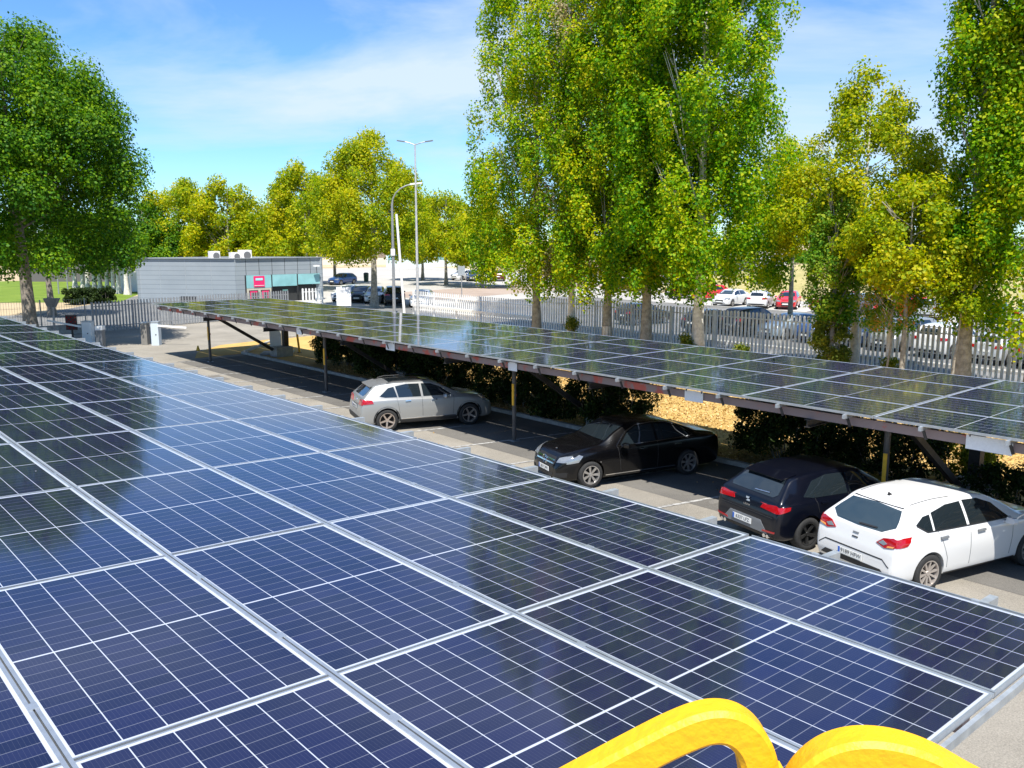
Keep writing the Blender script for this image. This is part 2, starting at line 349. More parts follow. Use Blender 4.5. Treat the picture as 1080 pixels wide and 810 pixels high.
# kerbs
def kerb(name, pts, w_=0.15, h_=0.12, m=None):
    b = MB()
    for (a, c) in zip(pts[:-1], pts[1:]): b.obox((a[0], a[1], h_/2), (c[0], c[1], h_/2), w_, h_)
    o = b.build(name, m or M['concrete']); o['kind'] = 'structure'; return o
kerb('verge_kerb', [(11.97, -25), (11.97, 41.15)]); kerb('verge_kerb', [(12.1, 41.25), (16.5, 46.1), (29.3, 47.7)])
kerb('lot_kerb', [(34.6, -40), (34.6, 58)], 0.5, 0.13, M['pale']); kerb('lot_kerb', [(56.1, -40), (56.1, 60)], 0.3, 0.12, M['pale'])
sheet('kerb_lane', [(30.25, -40), (34.3, -40), (34.3, 58), (30.25, 58)], 0.009, M['asph_grey'])
# bay markings (angled like the parked cars)
BA = R(-13)
b = MB()
for k in range(-4, 16):
    y0 = 5.05+2.52*k; x0 = 7.35
    d = Vector((math.cos(BA), math.sin(BA))); nn = Vector((-d.y, d.x))*0.05
    L0 = 4.3 if k % 2 else 2.2
    a = Vector((x0, y0)); c = a+d*L0
    if c.y > 40: continue
    b.poly([(*(a-nn), 0.014), (*(c-nn), 0.014), (*(c+nn), 0.014), (*(a+nn), 0.014)])
o = b.build('bay_marking', M['line']); o['kind'] = 'structure'
# low distant rise (right) and land behind everything
def bank(name, x0, x1, y0, y1, h_, m, n=30, seed=1):
    rr = random.Random(seed); b = MB(); g = {}
    for i in range(n+1):
        for j in range(9):
            u = i/n; v = j/8
            z = h_*math.sin(v*math.pi*0.5)*(0.6+0.5*math.sin(u*7+seed)+0.15*rr.random())
            g[i, j] = len(b.v); b.v.append((x0+(x1-x0)*v, y0+(y1-y0)*u, max(0.0, z)+0.002))
    for i in range(n):
        for j in range(8): b.f.append((g[i, j], g[i, j+1], g[i+1, j+1], g[i+1, j])); b.mi.append(0)
    o = b.build(name, m, smooth=True, angle=80); o['kind'] = 'structure'; return o
bank('hill', 74, 118, -60, 66, 2.6, M['drygrass'], seed=2)
bank('terrain', 98, 130, 66, 190, 1.3, M['earth'], seed=4)

# leaf litter
def scatter_quads(n, fn, size, seed):
    rg = np.random.default_rng(seed); P = fn(rg, n)
    nrm = rg.normal(size=(n, 3)); nrm[:, 2] = abs(nrm[:, 2])+1.2; nrm /= np.linalg.norm(nrm, axis=1)[:, None]
    return P, nrm, size*rg.uniform(0.6, 1.3, n)
def quads_mesh(name, P, nrm, sz, rg, aspect=0.62):
    n = len(P); a = rg.normal(size=(n, 3)); u = np.cross(nrm, a); u /= np.linalg.norm(u, axis=1)[:, None]+1e-9; v = np.cross(nrm, u)
    s = sz[:, None]*0.5
    V = np.empty((n, 4, 3)); fold = nrm*s*0.25
    V[:, 0] = P-u*s; V[:, 1] = P-v*s*aspect+fold; V[:, 2] = P+u*s; V[:, 3] = P+v*s*aspect+fold
    me = bpy.data.meshes.new(name); me.vertices.add(n*4); me.vertices.foreach_set('co', V.reshape(-1).astype(np.float32))
    me.loops.add(n*4); me.loops.foreach_set('vertex_index', np.arange(n*4, dtype=np.int32))
    me.polygons.add(n); me.polygons.foreach_set('loop_start', np.arange(0, n*4, 4, dtype=np.int32)); me.polygons.foreach_set('loop_total', np.full(n, 4, dtype=np.int32))
    me.update(); me.validate(); return me
M['deadleaf'] = leaf_mat('dead_leaf', (0.20, 0.10, 0.03), (0.50, 0.33, 0.12), (0.72, 0.55, 0.28), 0.1, 3.0)
rg = np.random.default_rng(5)
n = 60000
P = np.stack([rg.uniform(12.1, 22, n), rg.uniform(-3, 34, n), rg.uniform(0.012, 0.04, n)], 1)
nrm = rg.normal(size=(n, 3)); nrm[:, 2] = abs(nrm[:, 2])+1.0; nrm /= np.linalg.norm(nrm, axis=1)[:, None]
tag(link('leaf_litter', quads_mesh('leaf_litter', P, nrm, rg.uniform(0.04, 0.10, n), rg), M['deadleaf']), 'dry fallen leaves strewn over the ground behind the parked cars', 'leaf litter', kind='stuff')
n = 700
P = np.stack([rg.uniform(-1, 11.8, n), rg.uniform(-3, 36, n), np.full(n, 0.02)], 1)
P = P[(rg.uniform(size=len(P)) < 0.25+0.75*(P[:, 0] > 9))]; n = len(P)
nrm = rg.normal(size=(n, 3)); nrm[:, 2] = abs(nrm[:, 2])+2; nrm /= np.linalg.norm(nrm, axis=1)[:, None]
tag(link('fallen_leaves', quads_mesh('fallen_leaves', P, nrm, rg.uniform(0.04, 0.08, n), rg), M['deadleaf']), 'stray yellow leaves on the car park surface', 'leaves', kind='stuff')

# ================================================================ SOLAR CANOPIES
PW, PL = 1.5844, 2.875
FWD, FLN, FT = PW-0.03, PL-0.022, 0.045
M['pv'] = pv_mat('pv_cells', FWD-0.024, FLN-0.024)
M['backsheet'] = mat('backsheet', (0.07, 0.07, 0.07), 0.7)
def panel_meshes():
    b = MB(); fw_ = 0.012
    x1, y1 = FWD, FLN
    b.box(0, fw_, 0, y1, -FT, 0.0); b.box(x1-fw_, x1, 0, y1, -FT, 0.0)
    b.box(fw_, x1-fw_, 0, fw_, -FT, 0.0); b.box(fw_, x1-fw_, y1-fw_, y1, -FT, 0.0)
    fr = b.mesh('solar_panel'); fr.materials.append(M['alu'])
    g = MB(); g.box(fw_, x1-fw_, fw_, y1-fw_, -0.012, -0.004)
    gm = g.mesh('panel_glass'); gm.materials.append(M['pv']); gm.materials.append(M['backsheet'])
    uvl = gm.uv_layers.new(name='UVMap')
    for p in gm.polygons:
        if p.normal.z < -0.5: p.material_index = 1
        for li in p.loop_indices:
            c = gm.vertices[gm.loops[li].vertex_index].co; uvl.data[li].uv = (c.x-fw_, c.y-fw_)
    return fr, gm
PF, PG = panel_meshes()

def canopy(label, origin, sx, tilt, nu, v0, v1):
    """origin = joint v=0 on the edge line; columns step sx*PW in x"""
    t = thing('solar_canopy', label, 'solar canopy', origin)
    root = Vector(origin)
    for u in range(nu):
        for v in range(v0, v1):
            x = (u*PW+0.015)*sx if sx > 0 else -(u+1)*PW+0.015
            f = bpy.data.objects.new('solar_panel', PF); COL.objects.link(f); f.parent = t
            z = -x*math.tan(tilt)
            f.location = (x, v*PL+0.011, z+rnd.uniform(-0.002, 0.002)); f.rotation_euler = (rnd.uniform(-0.0012, 0.0012), tilt+rnd.uniform(-0.002, 0.002), 0)
            gl = bpy.data.objects.new('panel_glass', PG); COL.objects.link(gl); gl.parent = f
    return t

TI = 0.0343
near = canopy('tilted solar array with bright aluminium joints, the close one under the yellow rails', (0, 0, 3.005), -1, TI, 6, 0, 15)
for k in range(0, 30):
    b = MB(); y = 0.72+k*PL/2; b.box(-0.012, 0.022, y-0.03, y+0.03, -0.05, 0.008); b.build('end_clamp', M['alu_dull'], near)
# rails across (alternate 1.4375 m), joint covers, purlins, posts of the near canopy
for k in range(0, 30):
    y = 0.72+k*PL/2
    b = MB(); b.obox((-9.5, y, 9.5*math.tan(TI)-0.105), (0.42, y, -0.42*math.tan(TI)-0.105), 0.07, 0.09); b.build('support_rail', M['alu_dull'], near)
for u in range(1, 6):
    x = -u*PW
    b = MB(); z = -x*math.tan(TI)
    b.box(x-0.030, x-0.006, 0.0, 15*PL, z-0.02, z+0.006); b.box(x+0.006, x+0.030, 0.0, 15*PL, z-0.02, z+0.006)
    for k in range(1, 30): b.box(x-0.03, x+0.03, 0.72+k*PL/2-0.04, 0.72+k*PL/2+0.04, z+0.0065, z+0.012)
    b.build('clamp_strip', M['alu'], near)
b = MB()
for v in range(0, 15):
    b.box(0.003, 0.016, v*PL+0.02, v*PL+PL-0.02, -0.052, 0.002)
b.build('edge_trim', M['alu'], near)
b = MB(); b.box(-6*PW, 0.0, -0.05, -0.004, -0.06, 0.0)
bb = MB()
bb.obox((-9.5, -0.035, 9.5*math.tan(TI)-0.075), (0.0, -0.012, -0.075), 0.03, 0.06); bb.build('end_channel', M['alu_dull'], near)
for x in (-1.6, -4.8, -8.0):
    b = MB(); b.obox((x, 0.15, -x*math.tan(TI)-0.24), (x, 43, -x*math.tan(TI)-0.24), 0.12, 0.18); b.build('purlin', M['primer'], near)
for y in (0.9, 12.6, 24.3, 36.0):
    for x in (-2.2, -7.4):
        b = MB(); b.box(x-0.08, x+0.08, y-0.08, y+0.08, -3.0, -x*math.tan(TI)-0.34); b.build('post', M['post'], near)
        b = MB(); b.box(x-0.2, x+0.2, y-0.2, y+0.2, -3.0, -2.97); b.build('base_plate', M['galv'], near)

OX, OY, OZ = 8.165, 5.607, 2.684
far = canopy('flat solar array over the parked cars, dark panels above a reddish beam', (OX, OY, OZ), 1, 0.0, 4, -4, 13)
y0c, y1c = -4*PL, 13*PL
for k in range(-8, 26):
    y = k*PL/2+0.55
    b = MB(); b.box(-0.06, 4*PW+0.05, y-0.025, y+0.025, -0.125, -0.047); b.build('support_rail', M['alu_dull'], far)
    b = MB(); b.obox((0.09, y+0.02, -0.06), (0.13, y-0.05, -0.30), 0.05, 0.02, up=Vector((1, 0, 0))); b.build('bracket', M['steel'], far)
for i, x in enumerate((0.28, 2.2, 4.2, 6.1)):
    b = MB(); b.box(x-0.04, x+0.04, y0c, y1c, -0.292, -0.126); b.build('purlin', M['primer'] if i == 0 else M['steel'], far)
for y in (-5.5, 0.75, 7.0, 12.95, 18.9, 24.9, 30.9, 36.9):
    yy = y+0.0-0.0-0.0
    b = MB(); ly = yy-0.0
    b.v = []; 
    # tapered I-beam: flanges + web
    for (xa, xb, za, zb_) in ((0.12, 4*PW-0.2, -0.455, -0.44), (0.12, 4*PW-0.2, -0.308, -0.294)):
        b.box(xa, xb, yy-OY-0.06, yy-OY+0.06, za, zb_)
    b.box(0.12, 4*PW-0.2, yy-OY-0.006, yy-OY+0.006, -0.44, -0.308); b.build('beam', M['steel'], far)
for y in (-5.2, 5.9, 17.07, 28.1, 39.2):
    b = MB(); x = 9.45-OX; yl = y-OY
    b.tube([(x, yl, -OZ), (x, yl, -0.296)], 0.062, 12); p = b.build('post', M['post'], far, smooth=True)
    b = MB(); b.box(x-0.068, x-0.03, yl-0.045, yl+0.03, -OZ+1.08, -OZ+1.72); b.build('yellow_marking', M['yellowpost'], p)
    b = MB(); b.box(x-0.03+0.07, x+0.08, yl-0.02, yl+0.05, -OZ+1.33, -OZ+1.40); b.build('red_tab', M['redtape'], p)
    b = MB(); b.box(x-0.13, x+0.13, yl-0.13, yl+0.13, -OZ+0.005, -OZ+0.03); b.build('base_plate', M['galv'], p)
    b = MB(); b.obox((9.65-OX, yl-0.35, -0.46), (12.55-OX, yl-0.35, -OZ+0.38), 0.12, 0.14); b.build('brace', M['steel'], far)
    b = MB(); b.box(12.62-OX, 13.5-OX, yl-0.65, yl+0.1, -OZ+0.0, -OZ+0.5); b.build('concrete_block', M['concrete'], far)
    b = MB(); b.box(13.15-OX, 13.4-OX, yl-0.42, yl-0.18, -OZ+0.5, -0.3); b.build('rear_column', M['steel'], far)
# hanging white plates on the front beam
def small_sign(px, py, wdt, hgt, label):
    p = G(px, py, 2.45); yc = CAM.y+(8.39-CAM.x)*(p.y-CAM.y)/(p.x-CAM.x)
    t = thing('hanging_sign', label, 'sign', (8.385, yc, 2.46), group='white plates fixed to the canopy beam')
    b = MB(); b.box(-0.012, 0.0, -wdt/2, wdt/2, -hgt/2, hgt/2); b.build('plate', M['sign_white'], t)
    b = MB()
    for s in (-1, 1): b.box(-0.02, 0.01, s*wdt*0.42-0.01, s*wdt*0.42+0.01, hgt/2-0.03, hgt/2+0.04)
    b.build('clip', M['steel'], t)
    return t
small_sign(1043, 472, 0.75, 0.25, 'long white plate on the beam above the white hatchback')
small_sign(732, 421, 0.50, 0.24, 'white plate on the beam above the black saloon')
small_sign(541, 390, 0.36, 0.24, 'white plate on the beam at the post behind the silver car')
small_sign(412, 367, 0.5, 0.26, 'white plate on the beam above the roof of the silver car')
small_sign(316, 352, 0.42, 0.24, 'small white plate on the beam, leftmost one')

# ================================================================ TREES
DENS = 2.1
def limb_tubes(b, base, H, r0, crown0, spread, nl, rr, ascend=0.6, zig=0.12):
    pts = []; k = 9
    ox = oy = 0
    for i in range(k+1):
        t = i/k; ox += rr.uniform(-1, 1)*zig; oy += rr.uniform(-1, 1)*zig
        pts.append((base[0]+ox*t, base[1]+oy*t, base[2]+H*t))
    rads = [max(0.02, r0*(1-0.93*(i/k)**0.8)) for i in range(k+1)]; rads[0] *= 1.35
    b.tube(pts, rads, 9)
    for j in range(nl):
        t = crown0+(0.93-crown0)*(j+rr.random())/nl; i = min(k-1, int(t*k)); f = t*k-i
        p = Vector(pts[i]).lerp(Vector(pts[i+1]), f); a = rr.uniform(0, 2*math.pi)
        ln = spread(t)*rr.uniform(0.5, 0.8)
        dz = ln*ascend*rr.uniform(0.8, 1.3)
        q = p+Vector((math.cos(a)*ln*0.55, math.sin(a)*ln*0.55, dz*0.4)); e = p+Vector((math.cos(a)*ln, math.sin(a)*ln, dz))
        rr0 = r0*(1-t)*0.22+0.012
        b.tube([p, q, e], [rr0, rr0*0.7, 0.012], 6)
        for _ in range(2):
            a2 = a+rr.uniform(-0.9, 0.9); e2 = q+Vector((math.cos(a2)*ln*0.5, math.sin(a2)*ln*0.5, dz*0.6)); b.tube([q, e2], [rr0*0.5, 0.01], 5)

def tree(name, label, base, H, r0, prof, crown0, lmat, bmat, clumps=120, per=150, leaf=0.16, cr=0.5, seed=1, ascend=0.6, group=None, cat='tree',
         vstretch=1.0, lean=(0, 0), nl=16, inner=0.35, droop=0.0, limewash=None, lopside=None):
    rr = random.Random(seed); rg = np.random.default_rng(seed)
    def spread(t):       # radius at relative height
        for (a, ra), (c, rb) in zip(prof[:-1], prof[1:]):
            if a <= t <= c: return ra+(rb-ra)*(t-a)/max(1e-6, c-a)
        return prof[-1][1]
    t = thing(name, label, cat, (base[0], base[1], base[2] if len(base) > 2 else 0), group=group)
    b = MB(); limb_tubes(b, (0, 0, -0.05), H*0.94, r0, crown0, spread, nl, rr, ascend)
    tk = b.build('trunk', bmat, t, smooth=True, angle=60)
    if limewash:
        b = MB(); b.tube([(0, 0, 0.0), (0, 0, 0.5), (0.0, 0.0, limewash)], [r0*1.42, r0*1.22, r0*1.08], 10, cap=False); b.build('limewash_band', M['bark_white'], tk, smooth=True)
    C = []
    while len(C) < clumps:
        tt = crown0+(1-crown0)*rg.random(); sp_ = spread(tt)
        if rg.random() > (sp_/max(p[1] for p in prof))**1.3+0.06: continue
        q = (inner+(1-inner)*rg.random()**(0.62 if 'poplar' in name else 0.55))*sp_; a = rg.random()*2*math.pi
        C.append((q*math.cos(a), q*math.sin(a), tt*H-droop*q))
    C = np.array(C)
    if lopside is not None: C[:, 0] += lopside[0]*(C[:, 2]/H); C[:, 1] += lopside[1]*(C[:, 2]/H)
    rad = cr*rg.uniform(0.55, 1.35, len(C))
    cnt = np.maximum(20, (per*DENS*(rad/cr)**2).astype(int)); idx = np.repeat(np.arange(len(C)), cnt); n = len(idx)
    d = rg.normal(size=(n, 3)); d /= np.linalg.norm(d, axis=1)[:, None]
    rr_ = rg.random(n)[:, None]**0.42
    off = d*rr_*rad[idx][:, None]; off[:, 2] *= vstretch; off += rg.normal(size=(n, 3))*0.07
    Pp = C[idx]+off
    ax = Pp.copy(); ax[:, 2] = 0; axn = ax/(np.linalg.norm(ax, axis=1)[:, None]+1e-6)
    nrm = rg.normal(size=(n, 3))*0.62+d*0.75+axn*0.4+np.array([0, 0, 0.5]); nrm /= np.linalg.norm(nrm, axis=1)[:, None]
    me = quads_mesh('crown', Pp, nrm, leaf*0.78*rg.uniform(0.55, 1.35, n), rg, 0.78)
    link('crown', me, lmat, t)
    return t

M['lf_poplar'] = leaf_mat('poplar_leaf', (0.055, 0.18, 0.003), (0.22, 0.38, 0.003), (0.52, 0.48, 0.006), 0.48, 0.45)
M['lf_poplar_b'] = leaf_mat('poplar_leaf_b', (0.038, 0.155, 0.003), (0.17, 0.35, 0.003), (0.45, 0.47, 0.006), 0.48, 0.45)
M['lf_yellow'] = leaf_mat('yellowing_leaf', (0.12, 0.22, 0.003), (0.30, 0.37, 0.004), (0.52, 0.46, 0.006), 0.48, 0.4)
M['lf_sparse'] = leaf_mat('pinkish_leaf', (0.20, 0.19, 0.08), (0.38, 0.33, 0.16), (0.48, 0.36, 0.24), 0.3, 0.6)
M['lf_dark'] = leaf_mat('dark_green_leaf', (0.018, 0.080, 0.004), (0.070, 0.19, 0.005), (0.20, 0.32, 0.007), 0.40, 0.35)
M['lf_fresh'] = leaf_mat('fresh_leaf', (0.06, 0.18, 0.012), (0.17, 0.31, 0.018), (0.38, 0.42, 0.03), 0.45, 0.5)
M['lf_autumn'] = leaf_mat('autumn_leaf', (0.12, 0.24, 0.02), (0.28, 0.33, 0.03), (0.58, 0.20, 0.05), 0.40, 0.6)
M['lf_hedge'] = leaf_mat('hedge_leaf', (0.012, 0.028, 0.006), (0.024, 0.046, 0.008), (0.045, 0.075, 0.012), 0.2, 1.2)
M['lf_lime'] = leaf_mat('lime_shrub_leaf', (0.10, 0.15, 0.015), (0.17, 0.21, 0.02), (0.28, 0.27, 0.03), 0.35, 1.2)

XP = 26.5
pop = lambda w_: [(0.0, 0.3*w_), (0.10, 0.75*w_), (0.2, 1.0*w_), (0.45, 1.0*w_), (0.7, 0.82*w_), (0.88, 0.5*w_), (1.0, 0.12*w_)]
gp = 'tall poplars along the fence'
p = colX(566, XP); tree('poplar_tree', 'poplar with yellowing lower crown, outermost of the tall row on the building side', p, 25.0, 0.26, pop(3.9), 0.135, M['lf_poplar'], M['bark_pale'], 379, 125, 0.185, 0.54, 21, 2.2, gp, vstretch=1.9, inner=0.06)
p = colX(603, XP); tree('poplar_tree', 'thin poplar with bare pinkish top between two fuller poplars', p, 23.5, 0.22, pop(1.9), 0.155, M['lf_sparse'], M['bark_white'], 120, 105, 0.165, 0.5, 22, 2.4, gp, vstretch=2.1, inner=0.05)
p = colX(641, XP); tree('poplar_tree', 'full green poplar behind the middle of the fence row, third trunk', p, 27.0, 0.24, pop(2.9), 0.13, M['lf_poplar'], M['bark_pale'], 356, 125, 0.185, 0.54, 23, 2.3, gp, vstretch=1.9, inner=0.06, limewash=1.4)
p = colX(683, XP); tree('poplar_tree', 'tall dense poplar beside the widest one, fourth trunk of the row', p, 26.5, 0.27, [(0.0, 0.9), (0.10, 2.0), (0.2, 2.7), (0.45, 3.0), (0.7, 3.0), (0.88, 2.4), (1.0, 0.8)], 0.13, M['lf_poplar_b'], M['bark_pale'], 436, 125, 0.185, 0.54, 24, 2.2, gp, vstretch=1.9, inner=0.06)
p = colX(738, XP); tree('poplar_tree', 'widest poplar with dark right flank and pale trunk in front of black cars', p, 26.5, 0.29, pop(4.2), 0.145, M['lf_poplar_b'], M['bark_white'], 552, 125, 0.185, 0.54, 25, 1.9, gp, vstretch=1.9, inner=0.06)
p = colX(1022, XP); tree('poplar_tree', 'dark tall poplar cut by the right edge, orange leaves low on its trunk', p, 23.0, 0.30, [(0, 0.4), (0.12, 0.7), (0.25, 1.2), (0.5, 2.0), (0.75, 2.1), (0.92, 1.2), (1, 0.3)], 0.14, M['lf_poplar_b'], M['bark_pale'], 330, 150, 0.165, 0.52, 26, 1.7, gp, vstretch=1.7, lopside=(1.2, -1.0), inner=0.25)
p = colX(1100, XP+0.5); tree('poplar_tree', 'poplar mostly beyond the right edge of the picture', p, 24.0, 0.28, pop(2.4), 0.10, M['lf_poplar'], M['bark_pale'], 240, 140, 0.17, 0.55, 36, 1.7, gp, vstretch=1.7)
# orange sprays low on the right poplar come from a young tree in front of it
p = colX(1012, XP-1.2); tree('young_tree', 'low orange and yellow sapling hugging the dark right poplar', p, 5.2, 0.08, [(0, .3), (0.5, 0.5), (0.75, 0.8), (1, 0.3)], 0.55, M['lf_yellow'], M['bark_pale'], 22, 90, 0.13, 0.34, 37, 1.0, None, nl=8)
p = colX(905, 28.2); tree('plane_tree', 'broad yellow-green plane tree with pale leaning trunk behind the fence corner of ivy', p, 12.6, 0.2,
     [(0, 0.6), (0.3, 1.8), (0.5, 3.9), (0.7, 3.0), (0.88, 1.6), (1, 0.3)], 0.42, M['lf_yellow'], M['bark_white'], 170, 130, 0.17, 0.58, 27, 0.8)
p = colX(880, XP); tree('young_poplar', 'fresh green young poplar with ivy on its trunk', p, 8.4, 0.17, [(0, .4), (0.38, 0.8), (0.6, 1.35), (0.85, 0.8), (1, 0.15)], 0.30, M['lf_fresh'], M['bark_pale'], 95, 120, 0.14, 0.42, 28, 1.4)
p = colX(942, XP); tree('young_poplar', 'young poplar with reddish autumn leaves low in its crown', p, 6.9, 0.18, [(0, .4), (0.35, 1.0), (0.6, 1.3), (0.85, 0.9), (1, 0.15)], 0.36, M['lf_fresh'], M['bark_white'], 60, 100, 0.13, 0.42, 29, 1.2)
p = colX(940, XP-1.0); tree('young_tree', 'reddish pink sapling crown in front of the pale trunk', p, 4.7, 0.06, [(0, .3), (0.5, 0.9), (0.8, 1.1), (1, 0.4)], 0.55, M['lf_autumn'], M['bark_pale'], 18, 70, 0.12, 0.34, 38, 1.0, nl=7)
p = colX(957, 25.3); tree('plane_tree', 'yellow plane tree filling the gap beside the dark right poplar', p, 8.6, 0.13, [(0, 0.5), (0.4, 1.5), (0.65, 2.0), (0.85, 1.3), (1, 0.3)], 0.48, M['lf_yellow'], M['bark_pale'], 75, 120, 0.17, 0.5, 62, 0.8)
# plane trees in the second line filling the gap right and left of the poplars
for i, (px, D, H, wd, lm, lb) in enumerate([(838, 52, 11.8, 4.2, 'lf_yellow', 'yellow plane tree between the widest poplar and the broad plane tree')]):
    tree('plane_tree', lb, colD(px, D), H, 0.2, [(0, 0.5*wd), (0.3, wd), (0.6, 0.95*wd), (0.85, 0.55*wd), (1, 0.1*wd)], 0.46, M[lm], M['bark_pale'], 120, 110, 0.2, 0.75, 60+i, 0.8)

# big left tree
p = colD(24, 47.0)
tree('broadleaf_tree', 'huge dark green round tree beside the gate, thick brown trunk', p, 16.6, 0.42,
     [(0, 2), (0.2, 4.4), (0.35, 6.1), (0.55, 6.2), (0.75, 5.9), (0.9, 4.4), (1, 1.8)], 0.30, M['lf_dark'], M['bark'], 360, 230, 0.20, 1.05, 31, 0.7, lopside=(-0.4, 0.2), inner=0.25, droop=0.10)
p = colD(48, 66); tree('broadleaf_tree', 'smaller tree behind the huge dark tree, trunk behind the floodlight', p, 9.5, 0.3,
     [(0, 2), (0.3, 3.6), (0.6, 3.8), (1, 0.6)], 0.4, M['lf_dark'], M['bark'], 110, 110, 0.24, 0.8, 32, 0.7)
# row behind building
rowspec = [(150, 100, 9.6, 4.6, 'mid green round tree right of the huge dark tree, behind the building'), (192, 104, 12.9, 5.2, 'yellow-green plane tree above the left half of the grey building'),
           (240, 100, 12.4, 5.0, 'yellow-green plane tree above the white roof unit'), (283, 106, 12.2, 5.0, 'plane tree showing above the glazed end of the building'),
           (322, 98, 14.2, 5.0, 'taller plane tree right behind the end of the building'), (352, 112, 12.6, 5.0, 'plane tree half hidden behind the tall one by the lamp posts'),
           (470, 110, 11.6, 4.4, 'plane tree right of the twin lamp post'), (508, 104, 9.6, 4.2, 'low plane tree against the flank of the first poplar'), (445, 122, 11.5, 4.4, 'far plane tree behind the twin lamp post')]
for i, (px, D, H, wd, lb) in enumerate(rowspec):
    tree('plane_tree', lb, colD(px, D), H, 0.24, [(0, 0.5*wd), (0.25, wd), (0.55, 1.0*wd), (0.8, 0.7*wd), (1, 0.15*wd)], 0.2 if px < 300 else 0.3, M['lf_yellow'] if i else M['lf_dark'], M['bark_pale'],
         120, 100, 0.34, 1.0, 70+i, 0.8, 'plane trees behind the building')
p = G(395, 324); tree('plane_tree', 'nearest plane tree of the back row, slim pale trunk rising between parked cars', p, 14.4, 0.34,
     [(0, 2.2), (0.25, 4.4), (0.5, 5.2), (0.75, 4.2), (0.92, 2.2), (1, 0.4)], 0.30, M['lf_yellow'], M['bark_pale'], 230, 140, 0.24, 0.9, 81, 0.8)
# pale trunks on the lawn
for i in range(9):
    x = 76+i*6.6+rnd.uniform(-1, 1); q = colD(x, 104-i*1.6)
    tree('avenue_tree', 'slim tree with whitewashed trunk on the lawn', q, 8.2, 0.28, [(0, 1), (0.4, 1.6), (0.7, 2.0), (1, 0.5)], 0.5, M['lf_dark'], M['bark_white'], 26, 60, 0.34, 0.8, 90+i, 1.0,
         'whitewashed trees on the lawn', nl=5)
# far tree belt
rg = np.random.default_rng(77); V = []; 
n = 60000
az = rg.uniform(R(-12), R(92), n); dist = rg.uniform(205, 260, n); hh = (4.5+2.2*np.sin(az*23)+1.4*np.sin(az*57+1)+0.8*np.sin(az*140))*rg.random(n)**0.6
P = np.stack([dist*np.sin(az)-7, dist*np.cos(az)-2, hh], 1)
nrm = rg.normal(size=(n, 3)); nrm[:, 2] += 0.8; nrm /= np.linalg.norm(nrm, axis=1)[:, None]
tag(link('distant_woods', quads_mesh('distant_woods', P, nrm, rg.uniform(0.9, 1.7, n), rg), M['lf_dark']), 'belt of far-off trees on the horizon', 'woods', kind='stuff')

# bushes and hedge clumps behind the parked cars
def bush(label, x, y, rx, ry, h_, lm, seed, dens=1.0, name='bush', leaf=0.085, group=None, z0=0.0, cat='bush'):
    rg = np.random.default_rng(seed); t = thing(name, label, cat, (x, y, z0), group=group)
    b = MB(); rr = random.Random(seed)
    for _ in range(max(8, int(10*rx*ry))):
        a = rr.uniform(0, 6.28); q = math.sqrt(rr.random()); e = (math.cos(a)*rx*q*0.8, math.sin(a)*ry*q*0.8, h_*rr.uniform(0.5, 0.9))
        b.tube([(e[0]*0.4, e[1]*0.6, 0), (e[0]*0.7, e[1]*0.85, e[2]*0.5), e], [0.02, 0.015, 0.006], 5)
    b.build('stems', M['bark'], t)
    nc = int(40*rx*ry*h_*dens)+14
    a = rg.uniform(0, 2*np.pi, nc); q = rg.random(nc)**0.45; zz = rg.uniform(0.12, 1.0, nc)
    k = np.sqrt(np.clip(1-(zz-0.4)**2*1.6, 0.1, 1))
    C = np.stack([np.cos(a)*q*rx*k, np.sin(a)*q*ry*k, zz*h_], 1); rad = rg.uniform(0.16, 0.34, nc)
    per = 120; idx = np.repeat(np.arange(nc), per); d = rg.normal(size=(nc*per, 3)); d /= np.linalg.norm(d, axis=1)[:, None]
    Pp = C[idx]+d*rg.random((nc*per, 1))**0.4*rad[idx][:, None]; Pp[:, 2] = np.maximum(Pp[:, 2], 0.03)
    nn_ = d*0.6+rg.normal(size=d.shape)*0.7+np.array([0, 0, 0.4]); nn_ /= np.linalg.norm(nn_, axis=1)[:, None]
    link('foliage', quads_mesh('foliage', Pp, nn_, leaf*rg.uniform(0.6, 1.4, len(Pp)), rg, 0.6), lm, t)
    return t
gb = 'dark bushes behind the parking bays'
Bs = [('tall dark bush at the open end of the canopy by the concrete block', 14.0, 33.8, 1.5, 2.3, 2.15, 'lf_hedge'),
      ('tall dark bush behind the empty bays, next to the end one', 13.6, 29.6, 1.5, 2.2, 2.2, 'lf_hedge'),
      ('dark bush left of the silver car bonnet', 13.3, 25.6, 1.3, 2.1, 1.75, 'lf_hedge'),
      ('dark bush right behind the nose of the silver car', 13.4, 21.3, 1.3, 1.7, 1.9, 'lf_hedge'),
      ('low bush between the silver and black cars', 13.1, 18.9, 1.0, 0.9, 0.8, 'lf_hedge'),
      ('rounded dark bush left of the black saloon', 13.0, 16.4, 1.3, 1.5, 2.3, 'lf_hedge'),
      ('big dark bush right behind the tail of the black saloon', 13.5, 10.2, 1.5, 1.7, 2.4, 'lf_hedge'),
      ('low dark bush behind the navy hatchback roof', 13.6, 7.6, 1.2, 1.3, 1.35, 'lf_hedge'),
      ('sunlit lime green shrub beside the post with yellow marking', 14.6, 6.4, 0.8, 0.8, 1.1, 'lf_lime'),
      ('dark low bush in front of the white hatchback bonnet', 12.9, 4.6, 0.9, 1.2, 1.0, 'lf_hedge'),
      ('dark bush at the right edge by the white hatchback nose', 12.8, 2.0, 0.9, 1.3, 1.05, 'lf_hedge')]
for i, (lb, x, y, rx, ry, h_, lm) in enumerate(Bs): bush(lb, x, y, rx, ry, h_, M[lm], 200+i, group=gb if lm == 'lf_hedge' else None)
